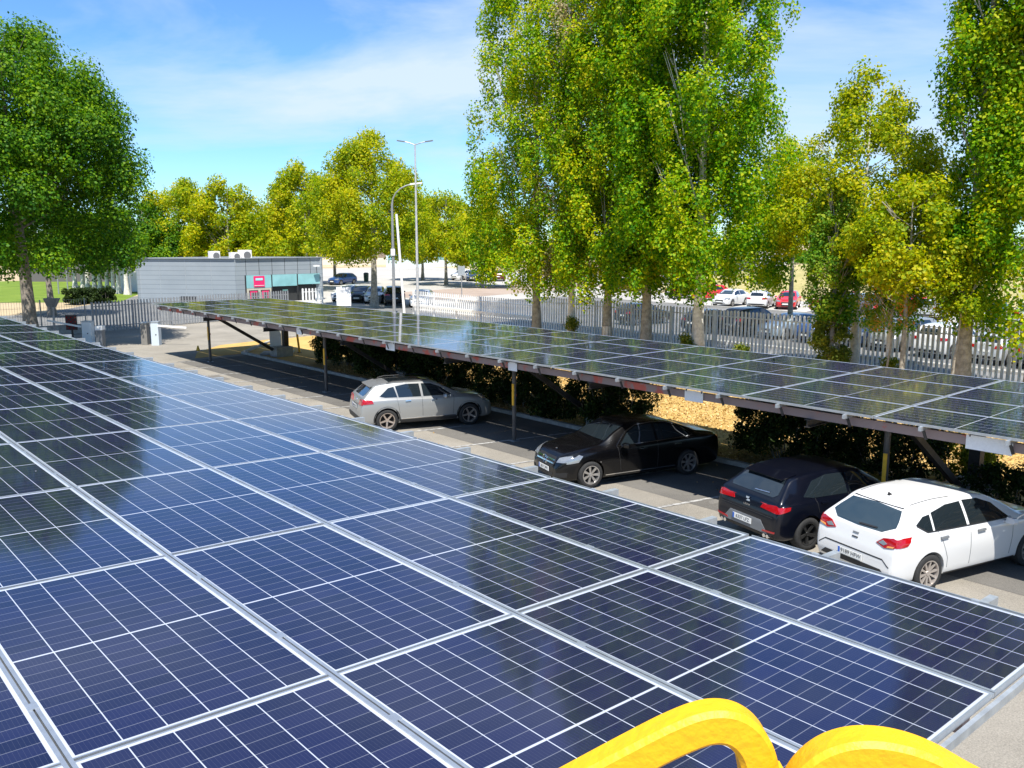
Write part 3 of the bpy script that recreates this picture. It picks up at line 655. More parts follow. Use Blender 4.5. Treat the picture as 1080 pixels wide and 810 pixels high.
# ivy on the young poplar trunk, weeds by trunks
p = colX(880, XP-0.1); bush('ivy climbing the trunk of the fresh green poplar', p.x, p.y, 0.75, 0.75, 3.0, M['lf_lime'], 230, 0.9, 'ivy', 0.11, cat='ivy')
for i, (px, hh) in enumerate([(604, 1.6), (728, 1.5), (945, 1.2), (785, 1.1)]):
    p = colX(px, XP-0.45); bush('green shoots at the foot of a fence-side trunk, ' + ['thin poplar', 'widest poplar', 'reddish young poplar', 'open stretch of pickets'][i], p.x, p.y, 0.3, 0.3, hh, M['lf_lime'], 240+i, 0.6, 'shoots', 0.1, cat='weeds')
# clipped hedge by gate, shrubs on hill
for i in range(3):
    p = G(82+i*16, 322-i); bush(['clipped dark hedge section by the lawn, nearest the floodlight pole', 'clipped dark hedge section in the middle', 'clipped dark hedge section next to the building'][i], p.x, p.y+1, 1.0, 1.0, 1.3, M['lf_hedge'], 250+i, 0.6, 'hedge', 0.16, 'clipped hedge sections by the lawn', cat='hedge')
for i in range(10):
    x = rnd.uniform(80, 105); y = rnd.uniform(0, 55); bush('round grey-green scrub on the dry bank', x, y, 1.2, 1.2, 1.4, M['lf_fresh'], 260+i, 0.35, 'scrub', 0.22, 'scrub on the dry bank', z0=0.9)

# ================================================================ FENCES
def palisade(label, a, c, h_, m, pitch=0.2, pw=0.085, name='palisade_fence', pt=0.045, post_every=2.75, wallh=0.0, z0=0.0):
    a = Vector((*a, z0)); c = Vector((*c, z0)); Ln = (c-a).length; ang = math.atan2(c.y-a.y, c.x-a.x)
    t = thing(name, label, 'fence', a, ang)
    b = MB(); k = int(Ln/pitch)
    for i in range(k+1):
        x = i*pitch; dz = rnd.uniform(-0.012, 0.012)
        b.poly([(x-pw/2, -pt/2, wallh+0.05), (x+pw/2, -pt/2, wallh+0.05), (x+pw/2, -pt/2, h_-0.06+dz), (x, -pt/2, h_+dz), (x-pw/2, -pt/2, h_-0.06+dz)])
        b.poly([(x-pw/2, pt/2, wallh+0.05), (x-pw/2, pt/2, h_-0.06+dz), (x, pt/2, h_+dz), (x+pw/2, pt/2, h_-0.06+dz), (x+pw/2, pt/2, wallh+0.05)])
        for xx in (x-pw/2, x+pw/2): b.poly([(xx, -pt/2, wallh+0.05), (xx, pt/2, wallh+0.05), (xx, pt/2, h_-0.06+dz), (xx, -pt/2, h_-0.06+dz)])
    b.build('pickets', m, t)
    for z in (wallh+0.3, h_-0.35):
        b = MB(); b.box(0, Ln, pt/2+0.002, pt/2+0.045, z, z+0.05); b.build('fence_rail', m, t)
    for i in range(int(Ln/post_every)+1):
        b = MB(); x = i*post_every; b.box(x-0.035, x+0.035, pt/2+0.05, pt/2+0.12, 0, h_-0.05); b.build('fence_post', m, t)
    if wallh:
        b = MB(); b.box(0, Ln, -0.1, 0.1, 0, wallh); b.build('plinth', M['concrete'], t)
    return t
palisade('long white palisade fence behind the poplars', (29.5, -6), (29.5, 37.6), 2.4, M['fence'], 0.21, 0.105)
palisade('white palisade gate section with thick rail right of the flag pole', (29.6, 37.8), (30.2, 51.6), 2.1, M['fence'], 0.24, 0.08)
b = MB(); b.obox((29.42, 37.9, 1.05), (29.98, 51.6, 1.05), 0.12, 0.16); b.obox((29.42, 37.9, 0.2), (29.98, 51.6, 0.2), 0.12, 0.1)
tag(b.build('gate_barrier_beam', M['white']), 'thick white horizontal beam along the palisade gate', 'beam')
palisade('grey palisade fence in front of the grey building', (9.4, 57.2), (24.5, 60.3), 1.95, M['fence_dark'], 0.22, 0.1)
palisade('low white palisade by the glazed end of the building', tuple(colD(317, 76)[:2]), tuple(colD(338, 77)[:2]), 1.55, M['fence'], 0.30, 0.15, post_every=2.0)
# mesh fence with dark wall on the left
t = thing('mesh_fence', 'dark low wall with mesh fence behind the huge tree trunk', 'fence', (-14, 57.0, 0), R(0.5))
b = MB(); b.box(0, 23.3, -0.1, 0.1, 0, 0.6); b.build('low_wall', M['concrete'], t)
for i in range(10):
    b = MB(); b.box(i*2.55-0.03, i*2.55+0.03, -0.03, 0.03, 0.6, 2.2); b.build('fence_post', M['fence_dark'], t)
b = MB()
for i in range(160): b.box(i*0.145, i*0.145+0.012, -0.006, 0.006, 0.6, 2.15)
for z in (0.7, 1.2, 1.7, 2.14): b.box(0, 23, 0.007, 0.017, z, z+0.012)
b.build('wire_mesh', M['fence_dark'], t)

# ================================================================ BUILDING
def building():
    A = colD(141, 80.0); B_ = colD(246, 78.5); Cc = colD(339, 84.0)
    ab = (B_-A); bc = (Cc-B_)
    D_ = A+bc
    h_ = 4.05
    t = thing('gatehouse', 'low grey clad building with turquoise glazed strip and pink square sign', 'building', (0, 0, 0))
    m, tt, bb = newmat('metal_cladding')
    bb.inputs['Roughness'].default_value = 0.45; bb.inputs['Metallic'].default_value = 0.25
    tcx = N(tt, 'ShaderNodeTexCoord'); sx = N(tt, 'ShaderNodeSeparateXYZ'); tt.links.new(tcx.outputs['Object'], sx.inputs[0])
    dv = N(tt, 'ShaderNodeMath', operation='DIVIDE', i={1: 0.42}); tt.links.new(sx.outputs[2], dv.inputs[0])
    fr = N(tt, 'ShaderNodeMath', operation='FRACT'); tt.links.new(dv.outputs[0], fr.inputs[0])
    lt = N(tt, 'ShaderNodeMath', operation='LESS_THAN', i={1: 0.07}); tt.links.new(fr.outputs[0], lt.inputs[0])
    mm = N(tt, 'ShaderNodeMix', data_type='RGBA'); tt.links.new(lt.outputs[0], mm.inputs[0])
    nz = N(tt, 'ShaderNodeTexNoise', i={'Scale': 0.6, 'Detail': 4}); tt.links.new(tcx.outputs['Object'], nz.inputs['Vector'])
    cr = N(tt, 'ShaderNodeValToRGB'); cr.color_ramp.elements[0].color = (0.27, 0.31, 0.34, 1); cr.color_ramp.elements[1].color = (0.37, 0.41, 0.44, 1)
    tt.links.new(nz.outputs[0], cr.inputs[0]); tt.links.new(cr.outputs[0], mm.inputs[6]); mm.inputs[7].default_value = (0.15, 0.17, 0.19, 1)
    tt.links.new(mm.outputs[2], bb.inputs['Base Color'])
    def wall(p, q, z0, z1, th=0.25, mt=m, name='wall', off=0.0):
        d = (q-p).normalized(); nv = Vector((d.y, -d.x, 0))     # outward (towards camera side) when walking left to right
        b = MB(); a0 = p+nv*off; c0 = q+nv*off
        k = len(b.v)
        for z in (z0, z1):
            for P0 in (a0, c0, c0-nv*th, a0-nv*th): b.v.append((P0.x, P0.y, z))
        for f in ((0, 3, 2, 1), (4, 5, 6, 7), (0, 1, 5, 4), (1, 2, 6, 5), (2, 3, 7, 6), (3, 0, 4, 7)): b.f.append(f); b.mi.append(0)
        return b.build(name, mt, t)
    def along(p, q, s): return p+(q-p)*s
    # front-left facade
    wall(A, B_, 0, h_)
    # glazed facade: solid corner, band above, glass strip, openings below
    e0 = along(B_, Cc, 0.10)
    wall(B_+bc.normalized()*0.012, e0, 0, h_)
    wall(e0, Cc, 2.55, h_, name='wall_band')
    gl = mat('turquoise_glass', (0.24, 0.48, 0.50), 0.12, 0.0, var=0.12, scale=0.8, coat=0.6)
    dk = mat('recess_dark', (0.025, 0.027, 0.028), 0.6)
    beige = mat('beige_panel', (0.48, 0.45, 0.36), 0.8, var=0.08)
    pink = mat('pink_sign', (0.80, 0.02, 0.14), 0.5)
    ss = [0.115, 0.405, 0.70, 0.985]
    for i in range(3):
        wd = wall(along(B_, Cc, ss[i]), along(B_, Cc, ss[i+1]-0.012), 1.35+0.1*i, 2.54, 0.06, gl, 'window')
    for s in ss[:]: wall(along(B_, Cc, s-0.012), along(B_, Cc, s-0.001), 0.6, 2.545, 0.15, dk, 'mullion', 0.03)
    wall(along(B_, Cc, 0.115), along(B_, Cc, 0.39), 0, 1.33, 0.1, beige, 'lower_panel')
    wall(along(B_, Cc, 0.41), along(B_, Cc, 0.985), 0, 1.44, 0.06, dk, 'dark_glazing', -0.3)
    wall(along(B_, Cc, 0.53), along(B_, Cc, 0.59), 0.98, 1.12, 0.02, mat('green_sign', (0.35, 0.75, 0.6), 0.4), 'exit_plate', -0.22)
    # emblem: pink square with pale bar
    s0, s1 = 0.195, 0.315
    em = wall(along(B_, Cc, s0), along(B_, Cc, s1), 1.44, 2.45, 0.02, pink, 'emblem', 0.05)
    def sub(s0_, s1_, z0, z1, mt, par, nm, off): o = wall(along(B_, Cc, s0_), along(B_, Cc, s1_), z0, z1, 0.02, mt, nm, off); o.parent = par; return o
    sub(0.215, 0.295, 2.05, 2.26, mat('pale_blue', (0.40, 0.66, 0.72), 0.4), em, 'emblem_bar', 0.075)
    sub(0.20, 0.31, 1.56, 1.60, M['white'], em, 'emblem_line', 0.075)
    for s in (0.14, 0.27):
        wn = wall(along(B_, Cc, s), along(B_, Cc, s+0.10), 0.3, 1.16, 0.03, dk, 'small_window', 0.03)
        sub(s+0.01, s+0.09, 0.95, 1.08, pink, wn, 'emblem_top', 0.055); sub(s+0.01, s+0.028, 0.4, 0.94, pink, wn, 'emblem_side', 0.055); sub(s+0.072, s+0.09, 0.4, 0.94, pink, wn, 'emblem_side', 0.055)
    # back walls, roof, parapet cap
    wall(D_, A, 0, h_, name='wall'); wall(Cc, Cc+(A-B_), 0, h_, name='wall'); wall(Cc+(A-B_), D_, 0, h_) if False else None
    b = MB(); ctr = [A, B_, Cc, A+bc]
    b.poly([(q.x, q.y, h_-0.35) for q in (A.lerp(Cc, .01), B_.lerp(D_, .01), Cc.lerp(A, .01), D_.lerp(B_, .01))]); b.build('roof', mat('roof_gravel', (0.36, 0.30, 0.26), 0.95, var=0.15, scale=2), t)
    b = MB()
    for p0, q0 in ((A, B_), (B_, Cc), (Cc, D_), (D_, A)):
        d = (q0-p0).normalized(); b.obox((p0.x, p0.y, h_+0.03), (q0.x, q0.y, h_+0.03), 0.32, 0.055)
    b.build('parapet_cap', M['alu_dull'], t)
    # dark oblique stepped opening low on the left facade
    wall(along(A, B_, 0.44), along(A, B_, 0.60), 0.05, 0.62, 0.02, dk, 'low_window', 0.02)
    for s in (0.115, 0.26, 0.405, 0.55, 0.70, 0.85): wall(along(B_, Cc, s), along(B_, Cc, s+0.004), 2.56, h_-0.01, 0.02, dk, 'joint', 0.012)
    for s in (0.24, 0.5, 0.76): wall(along(A, B_, s), along(A, B_, s+0.004), 0.05, h_-0.01, 0.02, M['alu_dull'], 'joint', 0.008)
    # roof units
    def unit(s, k_, w_, hh, lb):
        c = along(B_, Cc, s) if s >= 0 else along(A, B_, 1+s); back = bc.cross(Vector((0, 0, 1))).normalized() if s >= 0 else Vector((0.6, 0.75, 0))
        if back.dot(CAM-c) > 0: back = -back
        q = c+back*k_
        u = thing('roof_unit', lb, 'air conditioner', (q.x, q.y, h_-0.35), math.atan2(bc.y, bc.x))
        b = MB(); b.box(-w_/2, w_/2, -0.3, 0.3, 0.15, 0.15+hh); b.build('casing', M['white'], u)
        b = MB(); b.tube([(w_*0.1, -0.305, 0.15+hh*0.5), (w_*0.1, -0.33, 0.15+hh*0.5)], hh*0.36, 16); b.build('fan_grille', M['greytrim'], u)
        b = MB()
        for sx_ in (-w_*0.4, w_*0.4): b.box(sx_-0.03, sx_+0.03, -0.3, 0.3, 0, 0.149)
        b.build('feet', M['galv'], u); return u
    unit(0.10, 2.0, 0.9, 0.75, 'white air conditioner unit on the roof, left one of the pair above the glazing'); unit(0.22, 2.2, 1.1, 0.95, 'taller white air conditioner unit above the pink sign')
    unit(-0.26, 2.0, 0.9, 0.85, 'white roof unit above the plain left facade')
    u = thing('floodlight', 'small white floodlight on an arm above the glazed end', 'lamp', along(B_, Cc, 0.93)+Vector((0, 0, 2.6)))
    nv = Vector((bc.y, -bc.x, 0)).normalized()
    b = MB(); b.tube([(0, 0, 0), tuple(nv*0.5+Vector((-0.3, 0, 0.6)))], 0.03, 6); b.build('arm', M['steel'], u)
    b = MB(); e = nv*0.5+Vector((-0.3, 0, 0.6)); b.box(e.x-0.3, e.x+0.3, e.y-0.12, e.y+0.12, e.z, e.z+0.16); b.build('lamp_head', M['white'], u)
building()
# pale panel wall beside the building and far blocks
q = colD(131, 96); b = MB(); b.box(-1.0, 1.1, -0.1, 0.1, 0, 2.6); o = b.build('panel_wall', M['white']); o.location = q; o.rotation_euler[2] = -YAW; tag(o, 'pale blue-white panel standing at the building corner on the lawn', 'wall panel')
def block(label, px, D, wdt, dep, h_, col, nwin, wincol, rz=None, roofc=None):
    q = colD(px, D); t = thing('far_building', label, 'building', (q.x, q.y, 0), -YAW if rz is None else rz)
    b = MB(); b.box(-wdt/2, wdt/2, 0, dep, 0, h_); b.build('wall', mat('wall_'+str(px), col, 0.8, var=0.06), t)
    b = MB(); b.box(-wdt/2-0.2, wdt/2+0.2, -0.2, dep+0.2, h_+0.003, h_+0.35); b.build('roof', mat('roof_'+str(px), roofc or (0.4, 0.38, 0.36), 0.8), t)
    wm = mat('pane_'+str(px), wincol, 0.2, coat=0.5)
    for i in range(nwin):
        x = -wdt/2+wdt*(i+0.5)/nwin; b = MB(); b.box(x-wdt/nwin*0.38, x+wdt/nwin*0.38, -0.06, -0.005, h_*0.3, h_*0.82); b.build('window', wm, t)
    return t
block('long pale building with turquoise windows behind the far parked cars', 475, 175, 26, 10, 5.2, (0.55, 0.62, 0.60), 8, (0.20, 0.42, 0.45))
block('cream warehouse far behind the plane trees', 385, 190, 22, 12, 5.5, (0.62, 0.56, 0.47), 5, (0.25, 0.2, 0.16))
block('white low shed beyond the back row of cars', 770, 120, 16, 8, 3.6, (0.72, 0.72, 0.70), 4, (0.15, 0.16, 0.18))
block('far white industrial hall on the right', 1062, 190, 30, 20, 5.8, (0.70, 0.70, 0.72), 6, (0.3, 0.34, 0.4))
block('dark slatted wall building behind the whitewashed trees', 92, 118, 17, 6, 4.6, (0.12, 0.11, 0.11), 5, (0.05, 0.05, 0.06))

# ================================================================ LAMPS, POLES, SIGNS
M['galv_light'] = mat('galvanised_light', (0.50, 0.51, 0.52), 0.5, 0.3, var=0.15, scale=4)
q = G(441, 339); t = thing('street_lamp', 'tall slim twin-armed lamp post above the plane trees', 'street lamp', q, -YAW)
H_ = 12.4
b = MB(); b.tube([(0, 0, 0), (0, 0, H_)], [0.11, 0.05], 10); b.build('pole', M['galv_light'], t, smooth=True)
for s in (-1, 1):
    b = MB(); b.tube([(0, 0, H_-0.1), (s*0.4, 0, H_+0.05), (s*0.75, 0, H_+0.12)], 0.035, 6); a = b.build('arm', M['galv'], t)
    b = MB(); b.obox((s*0.7, 0, H_+0.12), (s*1.25, 0, H_+0.2), 0.22, 0.07); b.build('lamp_head', M['greytrim'], t)
b = MB(); b.box(-0.18, 0.18, -0.18, 0.18, 0, 0.25); b.build('base', M['concrete'], t)
q = G(416, 333); t = thing('street_lamp', 'grey lamp post with single curved arm in front of the plane tree', 'street lamp', q, -YAW)
b = MB(); pts = [(0, 0, 0), (0, 0, 8.4)]+[(1.7*(1-math.cos(a)), 0, 8.4+1.5*math.sin(a)) for a in (0.3, 0.6, 0.9, 1.2, 1.45)]
b.tube(pts, [0.13, 0.08]+[0.05]*5, 8); b.build('pole', M['galv'], t, smooth=True)
b = MB(); b.obox((1.4, 0, 9.9), (2.3, 0, 10.0), 0.3, 0.12); b.build('lamp_head', M['white'], t)
b = MB(); b.box(-0.15, 0.15, -0.15, 0.15, 4.6, 5.1); b.build('junction_box', M['white'], t)
q = G(427, 338); t = thing('flag_pole', 'white leaning pole without arms between the two lamp posts', 'pole', q, -YAW)
b = MB(); b.tube([(0, 0, 0), (-0.45, 0, 7.6)], [0.10, 0.085], 10); b.build('pole', M['white'], t, smooth=True)
b = MB(); b.tube([(0, 0, 0), (0, 0, 0.06)], 0.25, 10); b.build('base', M['concrete'], t)
# thin lamp standards far left and centre
for px, D, H0, lb in ((67, 100, 5.0, 'thin grey post on the lawn nearest the whitewashed trees'), (134, 90, 5.2, 'thin grey post by the corner of the grey building'), (482, 140, 6.2, 'far thin lamp post between distant trees'), (57, 92, 3.2, 'short white post on the lawn')):
    q = colD(px, D); t = thing('lamp_standard', lb, 'post', q)
    b = MB(); b.tube([(0, 0, 0), (0, 0, H0)], [0.08, 0.05], 8); b.build('pole', M['galv'], t); b = MB(); b.tube([(0, 0, H0), (0, 0, H0+0.18)], [0.12, 0.16], 8); b.build('lamp_head', M['white'], t)
q = colD(402, 90); 
# tilted floodlight on pole by the left tree
q = colD(48, 49); t = thing('floodlight', 'tilted grey floodlight on a short pole in front of the huge tree', 'lamp', q, -YAW)
b = MB(); b.tube([(0, 0, 0), (0.1, 0, 2.05)], 0.05, 8); b.build('pole', M['galv'], t)
b = MB(); b.poly([(-0.42, -0.1, 2.55), (0.42, -0.1, 2.55), (0.2, -0.1, 2.05), (-0.2, -0.1, 2.05)][::-1]); b.poly([(-0.42, 0.25, 2.55), (0.42, 0.25, 2.55), (0.2, 0.15, 2.05), (-0.2, 0.15, 2.05)])
b.poly([(-0.42, -0.1, 2.55), (0.42, -0.1, 2.55), (0.42, 0.25, 2.55), (-0.42, 0.25, 2.55)]); b.poly([(-0.2, -0.1, 2.05), (0.2, -0.1, 2.05), (0.42, -0.1, 2.55), (-0.42, -0.1, 2.55)])
b.poly([(0.42, -0.1, 2.55), (0.2, -0.1, 2.05), (0.2, 0.15, 2.05), (0.42, 0.25, 2.55)]); b.poly([(-0.42, -0.1, 2.55), (-0.42, 0.25, 2.55), (-0.2, 0.15, 2.05), (-0.2, -0.1, 2.05)])
b.build('lamp_head', M['galv'], t)
# gate cabinets and barrier arms
def cabinet(px, py, w_, h_, m, label, arm=None, cap=None, dotted=True):
    q = G(px, py); t = thing('barrier_cabinet', label, 'barrier', q, -YAW)
    b = MB(); b.box(-w_/2, w_/2, -0.2, 0.2, 0, h_); bd = b.build('housing', m, t)
    if cap: b = MB(); b.box(-w_/2-0.02, w_/2+0.02, -0.22, 0.22, h_+0.002, h_+0.22); b.build('cap', M['white'], t)
    else: b = MB(); b.box(-w_/2-0.02, w_/2+0.02, -0.22, 0.22, h_+0.002, h_+0.06); b.build('lid', M['alu_dull'], t)
    if dotted:
        b = MB(); b.box(0.03, 0.09, -0.212, -0.202, h_*0.45, h_*0.5); b.build('lock', M['ink'], t)
    if arm:
        b = MB(); b.obox((w_/2, -0.26, h_*0.88), (w_/2+arm[0], -0.26, h_*0.88+arm[1]), 0.04, 0.1) if arm[0] > 0 else b.obox((-w_/2, -0.26, h_*0.8), (-w_/2+arm[0], -0.26, h_*0.8+arm[1]), 0.04, 0.1)
        b.build('barrier_arm', M['white'], t)
    return t
cabinet(94, 362, 0.52, 1.22, M['white'], 'white barrier cabinet beside the red sign, arm towards it', (-1.9, 0.35))
cabinet(107, 366, 0.34, 0.95, M['greytrim'], 'slim grey ticket pillar with white cap', None, True, False)
cabinet(154, 363.5, 0.34, 1.22, mat('brown_grey', (0.19, 0.18, 0.16), 0.7, var=0.1), 'brown-grey pillar left of the barrier arm', None, None, False)
cabinet(165.5, 364, 0.42, 1.28, M['lightblue'] if 'lightblue' in M else mat('pale_blue_grey', (0.52, 0.58, 0.62), 0.5), 'pale blue-grey barrier cabinet with a short white arm', (1.6, -0.12))
q = G(68, 368); t = thing('warning_board', 'dotted red warning board beside the left barrier', 'sign', colD(68, 49), -YAW)
b = MB(); b.box(-0.32, 0.32, -0.05, 0.0, 0.75, 1.6); b.build('board', mat('board_dark', (0.05, 0.02, 0.02), 0.7), t)
b = MB()
for i in range(5):
    for j in range(6):
        if (i+j) % 2: b.tube([(-0.24+i*0.12, -0.051, 0.86+j*0.12), (-0.24+i*0.12, -0.065, 0.86+j*0.12)], 0.04, 8)
b.build('dots', M['redlens'], t)
b = MB(); b.box(-0.04, 0.04, -0.04, 0.04, 0, 0.749); b.build('pole', M['steel'], t)
# white pedestal at end of canopy with red letters, yellow bollards
q = G(292, 373); t = thing('payment_pedestal', 'white cabinet with red letters behind the end of the canopy', 'cabinet', q, -YAW+0.1)
b = MB(); b.box(-0.29, 0.29, -0.25, 0.25, 0.0, 1.9); b.build('housing', M['white'], t)
b = MB(); b.box(-0.75, 0.8, -0.6, 0.6, 0.0, 0.08); b.build('plinth', M['concrete'], t)
me = text_mesh('VLD', 0.26, 0.003); lt = link('lettering', me, mat('red_ink', (0.7, 0.05, 0.03), 0.6), t); lt.location = (0, -0.256, 1.68); lt.rotation_euler = (R(90), 0, 0)
for px, py, lb in ((302, 369, 'thin brown-yellow bollard beside the white cabinet'), (316, 372, 'bright yellow leaning bollard near the concrete block')):
    q = G(px, py); t = thing('bollard', lb, 'bollard', q); b = MB(); b.tube([(0, 0, 0), (-0.12, 0.02, 1.25)], 0.055, 10); b.build('pole', M['yellowpost'], t, smooth=True)
    b = MB(); b.tube([(0, 0, 0), (0, 0, 0.03)], 0.12, 10); b.build('base', M['steel'], t)
# notice board near white car (left group)
q = G(363, 327); t = thing('notice_board', 'white notice board with faint print in front of the white car', 'sign', q, -YAW)
b = MB(); b.box(-0.6, 0.6, -0.04, 0.0, 0.35, 1.9); b.build('board', M['sign_white'], t)
b = MB()
for i, (x0, x1, z) in enumerate([(-0.35, 0.1, 1.62), (-0.35, 0.12, 1.52), (-0.3, 0.05, 1.42), (-0.45, 0.35, 0.85), (-0.25, 0.2, 0.72)]): b.box(x0, x1, -0.05, -0.041, z, z+0.04)
b.build('print', mat('faint_print', (0.45, 0.45, 0.45), 0.6), t)
for s in (-1, 1): b = MB(); b.box(s*0.55-0.04, s*0.55+0.04, 0.002, 0.06, 0, 1.9); b.build('leg', M['galv'], t)
# sign with pole, blue sign
q = G(487, 313); t = thing('road_sign', 'grey square sign on a pole seen from behind', 'sign', q, -YAW)
b = MB(); b.tube([(0, 0, 0), (0, 0, 3.1)], 0.05, 8); b.build('pole', M['galv'], t); b = MB(); b.box(-0.36, 0.36, -0.09, -0.06, 2.2, 3.1); b.build('plate', M['alu_dull'], t)
q = colD(509, 118); t = thing('road_sign', 'small blue sign above the far white cars', 'sign', q, -YAW)
b = MB(); b.tube([(0, 0, 0), (0, 0, 2.1)], 0.05, 8); b.build('pole', M['galv'], t); b = MB(); b.box(-0.4, 0.4, -0.09, -0.06, 2.1, 2.8); b.build('plate', M['plate_blue'], t)
# bin & gate column
q = colD(385, 118); t = thing('litter_bin', 'dark green bin on the far bare ground', 'bin', q)
b = MB(); b.tube([(0, 0, 0), (0, 0, 1.1)], [0.3, 0.36], 12); b.build('body', mat('dark_green', (0.02, 0.06, 0.04), 0.5), t); b = MB(); b.tube([(0, 0, 1.102), (0, 0, 1.25)], [0.38, 0.2], 12); b.build('lid', M['ink'], t)
# cone-like yellow marker on road
q = G(209, 370); t = thing('traffic_cone', 'tiny yellow marker on the pavement near the barriers', 'marker', q)
b = MB(); b.tube([(0, 0, 0.02), (0, 0, 0.28)], [0.11, 0.03], 10); b.build('cone', M['yellowpost'], t); b = MB(); b.box(-0.15, 0.15, -0.15, 0.15, 0, 0.019); b.build('base', M['ink'], t)

# ================================================================ CARS
def interp(pts):
    xs = [p[0] for p in pts]; ys = [p[1] for p in pts]; n = len(xs)
    h = [xs[i+1]-xs[i] for i in range(n-1)]; dl = [(ys[i+1]-ys[i])/h[i] for i in range(n-1)]
    m_ = [dl[0]]+[0 if dl[i-1]*dl[i] <= 0 else 2*dl[i-1]*dl[i]/(dl[i-1]+dl[i]) for i in range(1, n-1)]+[dl[-1]]
    def f(x):
        if x <= xs[0]: return ys[0]
        if x >= xs[-1]: return ys[-1]
        i = max(j for j in range(n-1) if xs[j] <= x); t = (x-xs[i])/h[i]
        return ((2*t**3-3*t**2+1)*ys[i]+(t**3-2*t**2+t)*h[i]*m_[i]+(-2*t**3+3*t**2)*ys[i+1]+(t**3-t**2)*h[i]*m_[i+1])
    return f
def body_mesh(sp, nst=70, sub=3):
    Lc, W2 = sp['L'], sp['W']/2
    top, belt, sill = interp(sp['top']), interp(sp['belt']), interp(sp['sill'])
    wid, rw = interp(sp['wid']), interp(sp['rw'])
    xs = set()
    for i in range(nst+1):
        t = i/nst; xs.add(round(Lc*(0.45*(0.5-0.5*math.cos(math.pi*t))+0.55*t), 4))
    for e in (0.012, 0.03, 0.055, 0.09): xs.add(e); xs.add(round(Lc-e, 4))
    xs = sorted(xs); rings = []
    for x in xs:
        zt = top(x); zs = sill(x); w_ = wid(x)*W2; zb = min(belt(x), zt-0.035); r = min(rw(x)*W2, w_*0.965)
        cr = 0.03+0.045*min(1, max(0, (zt-zb)/0.4))
        hb = zb-zs
        P0 = [(0, zs), (0.55*w_, zs), (0.88*w_, zs+0.005), (0.955*w_, zs+0.05), (0.985*w_, zs+0.3*hb), (w_, zs+0.58*hb), (0.992*w_, zs+0.80*hb), (0.972*w_, zb-0.012)]
        sh = (0.945*w_, zb+0.012); re_ = (r, zt-cr)
        if re_[1] < sh[1]+0.004: re_ = (r, sh[1]+0.004)
        P0 += [sh, (sh[0]*0.52+re_[0]*0.48+0.006, sh[1]*0.5+re_[1]*0.5), re_, (r*0.90, (re_[1]+zt)*0.5+(zt-re_[1])*0.18), (0.55*r, zt-0.006), (0, zt)]
        # catmull-rom through the half ring
        H2 = []
        for i in range(len(P0)-1):
            a = P0[max(i-1, 0)]; b_ = P0[i]; c = P0[i+1]; d = P0[min(i+2, len(P0)-1)]
            for j in range(sub):
                t = j/sub
                H2.append(tuple(0.5*((2*b_[k])+(-a[k]+c[k])*t+(2*a[k]-5*b_[k]+4*c[k]-d[k])*t*t+(-a[k]+3*b_[k]-3*c[k]+d[k])*t**3) for k in (0, 1)))
        H2.append(P0[-1])
        full = [(x, y, z) for y, z in H2]+[(x, -y, z) for y, z in H2[-2:0:-1]]
        rings.append(full)
    b = MB(); n = len(rings[0])
    for rg_ in rings: b.v += rg_
    for i in range(len(rings)-1):
        for j in range(n):
            a = i*n+j; c = i*n+(j+1) % n; b.f.append((a, a+n, c+n, c)); b.mi.append(0)
    b.f.append(tuple(range(n))); b.mi.append(0)
    k = (len(rings)-1)*n; b.f.append(tuple(k+j for j in reversed(range(n)))); b.mi.append(0)
    return b.mesh('body', True, 38)
def cut_arches(me, sp):
    o = link('tmpbody', me, [M['carblack'], M['under']]); cut = MB()
    for xw in sp['ax']:
        for s in (-1, 1):
            n = 28; r = sp['arch']; y0, y1 = s*(sp['W']/2-0.30), s*(sp['W']/2+0.1)
            if y0 > y1: y0, y1 = y1, y0
            k = len(cut.v)
            for y in (y0, y1):
                for j in range(n): q = 2*math.pi*j/n; cut.v.append((xw+r*math.cos(q), y, sp['wr']+0.015+r*math.sin(q)))
            for j in range(n): cut.f.append((k+j, k+(j+1) % n, k+n+(j+1) % n, k+n+j)); cut.mi.append(1)
            cut.f.append(tuple(k+j for j in reversed(range(n)))); cut.f.append(tuple(k+n+j for j in range(n))); cut.mi += [1, 1]
    cm = cut.mesh('cut'); bmx = bmesh.new(); bmx.from_mesh(cm); bmesh.ops.recalc_face_normals(bmx, faces=bmx.faces); bmx.to_mesh(cm); bmx.free()
    bmx = bmesh.new(); bmx.from_mesh(me); bmesh.ops.recalc_face_normals(bmx, faces=bmx.faces); bmx.to_mesh(me); bmx.free()
    co = link('tmpcut', cm, [M['carblack'], M['under']])
    md = o.modifiers.new('b', 'BOOLEAN'); md.object = co; md.operation = 'DIFFERENCE'; md.solver = 'EXACT'
    dg = bpy.context.evaluated_depsgraph_get(); out = bpy.data.meshes.new_from_object(o.evaluated_get(dg))
    bpy.data.objects.remove(o, do_unlink=True); bpy.data.objects.remove(co, do_unlink=True)
    out.set_sharp_from_angle(angle=R(35)); out.name = 'body'; return out

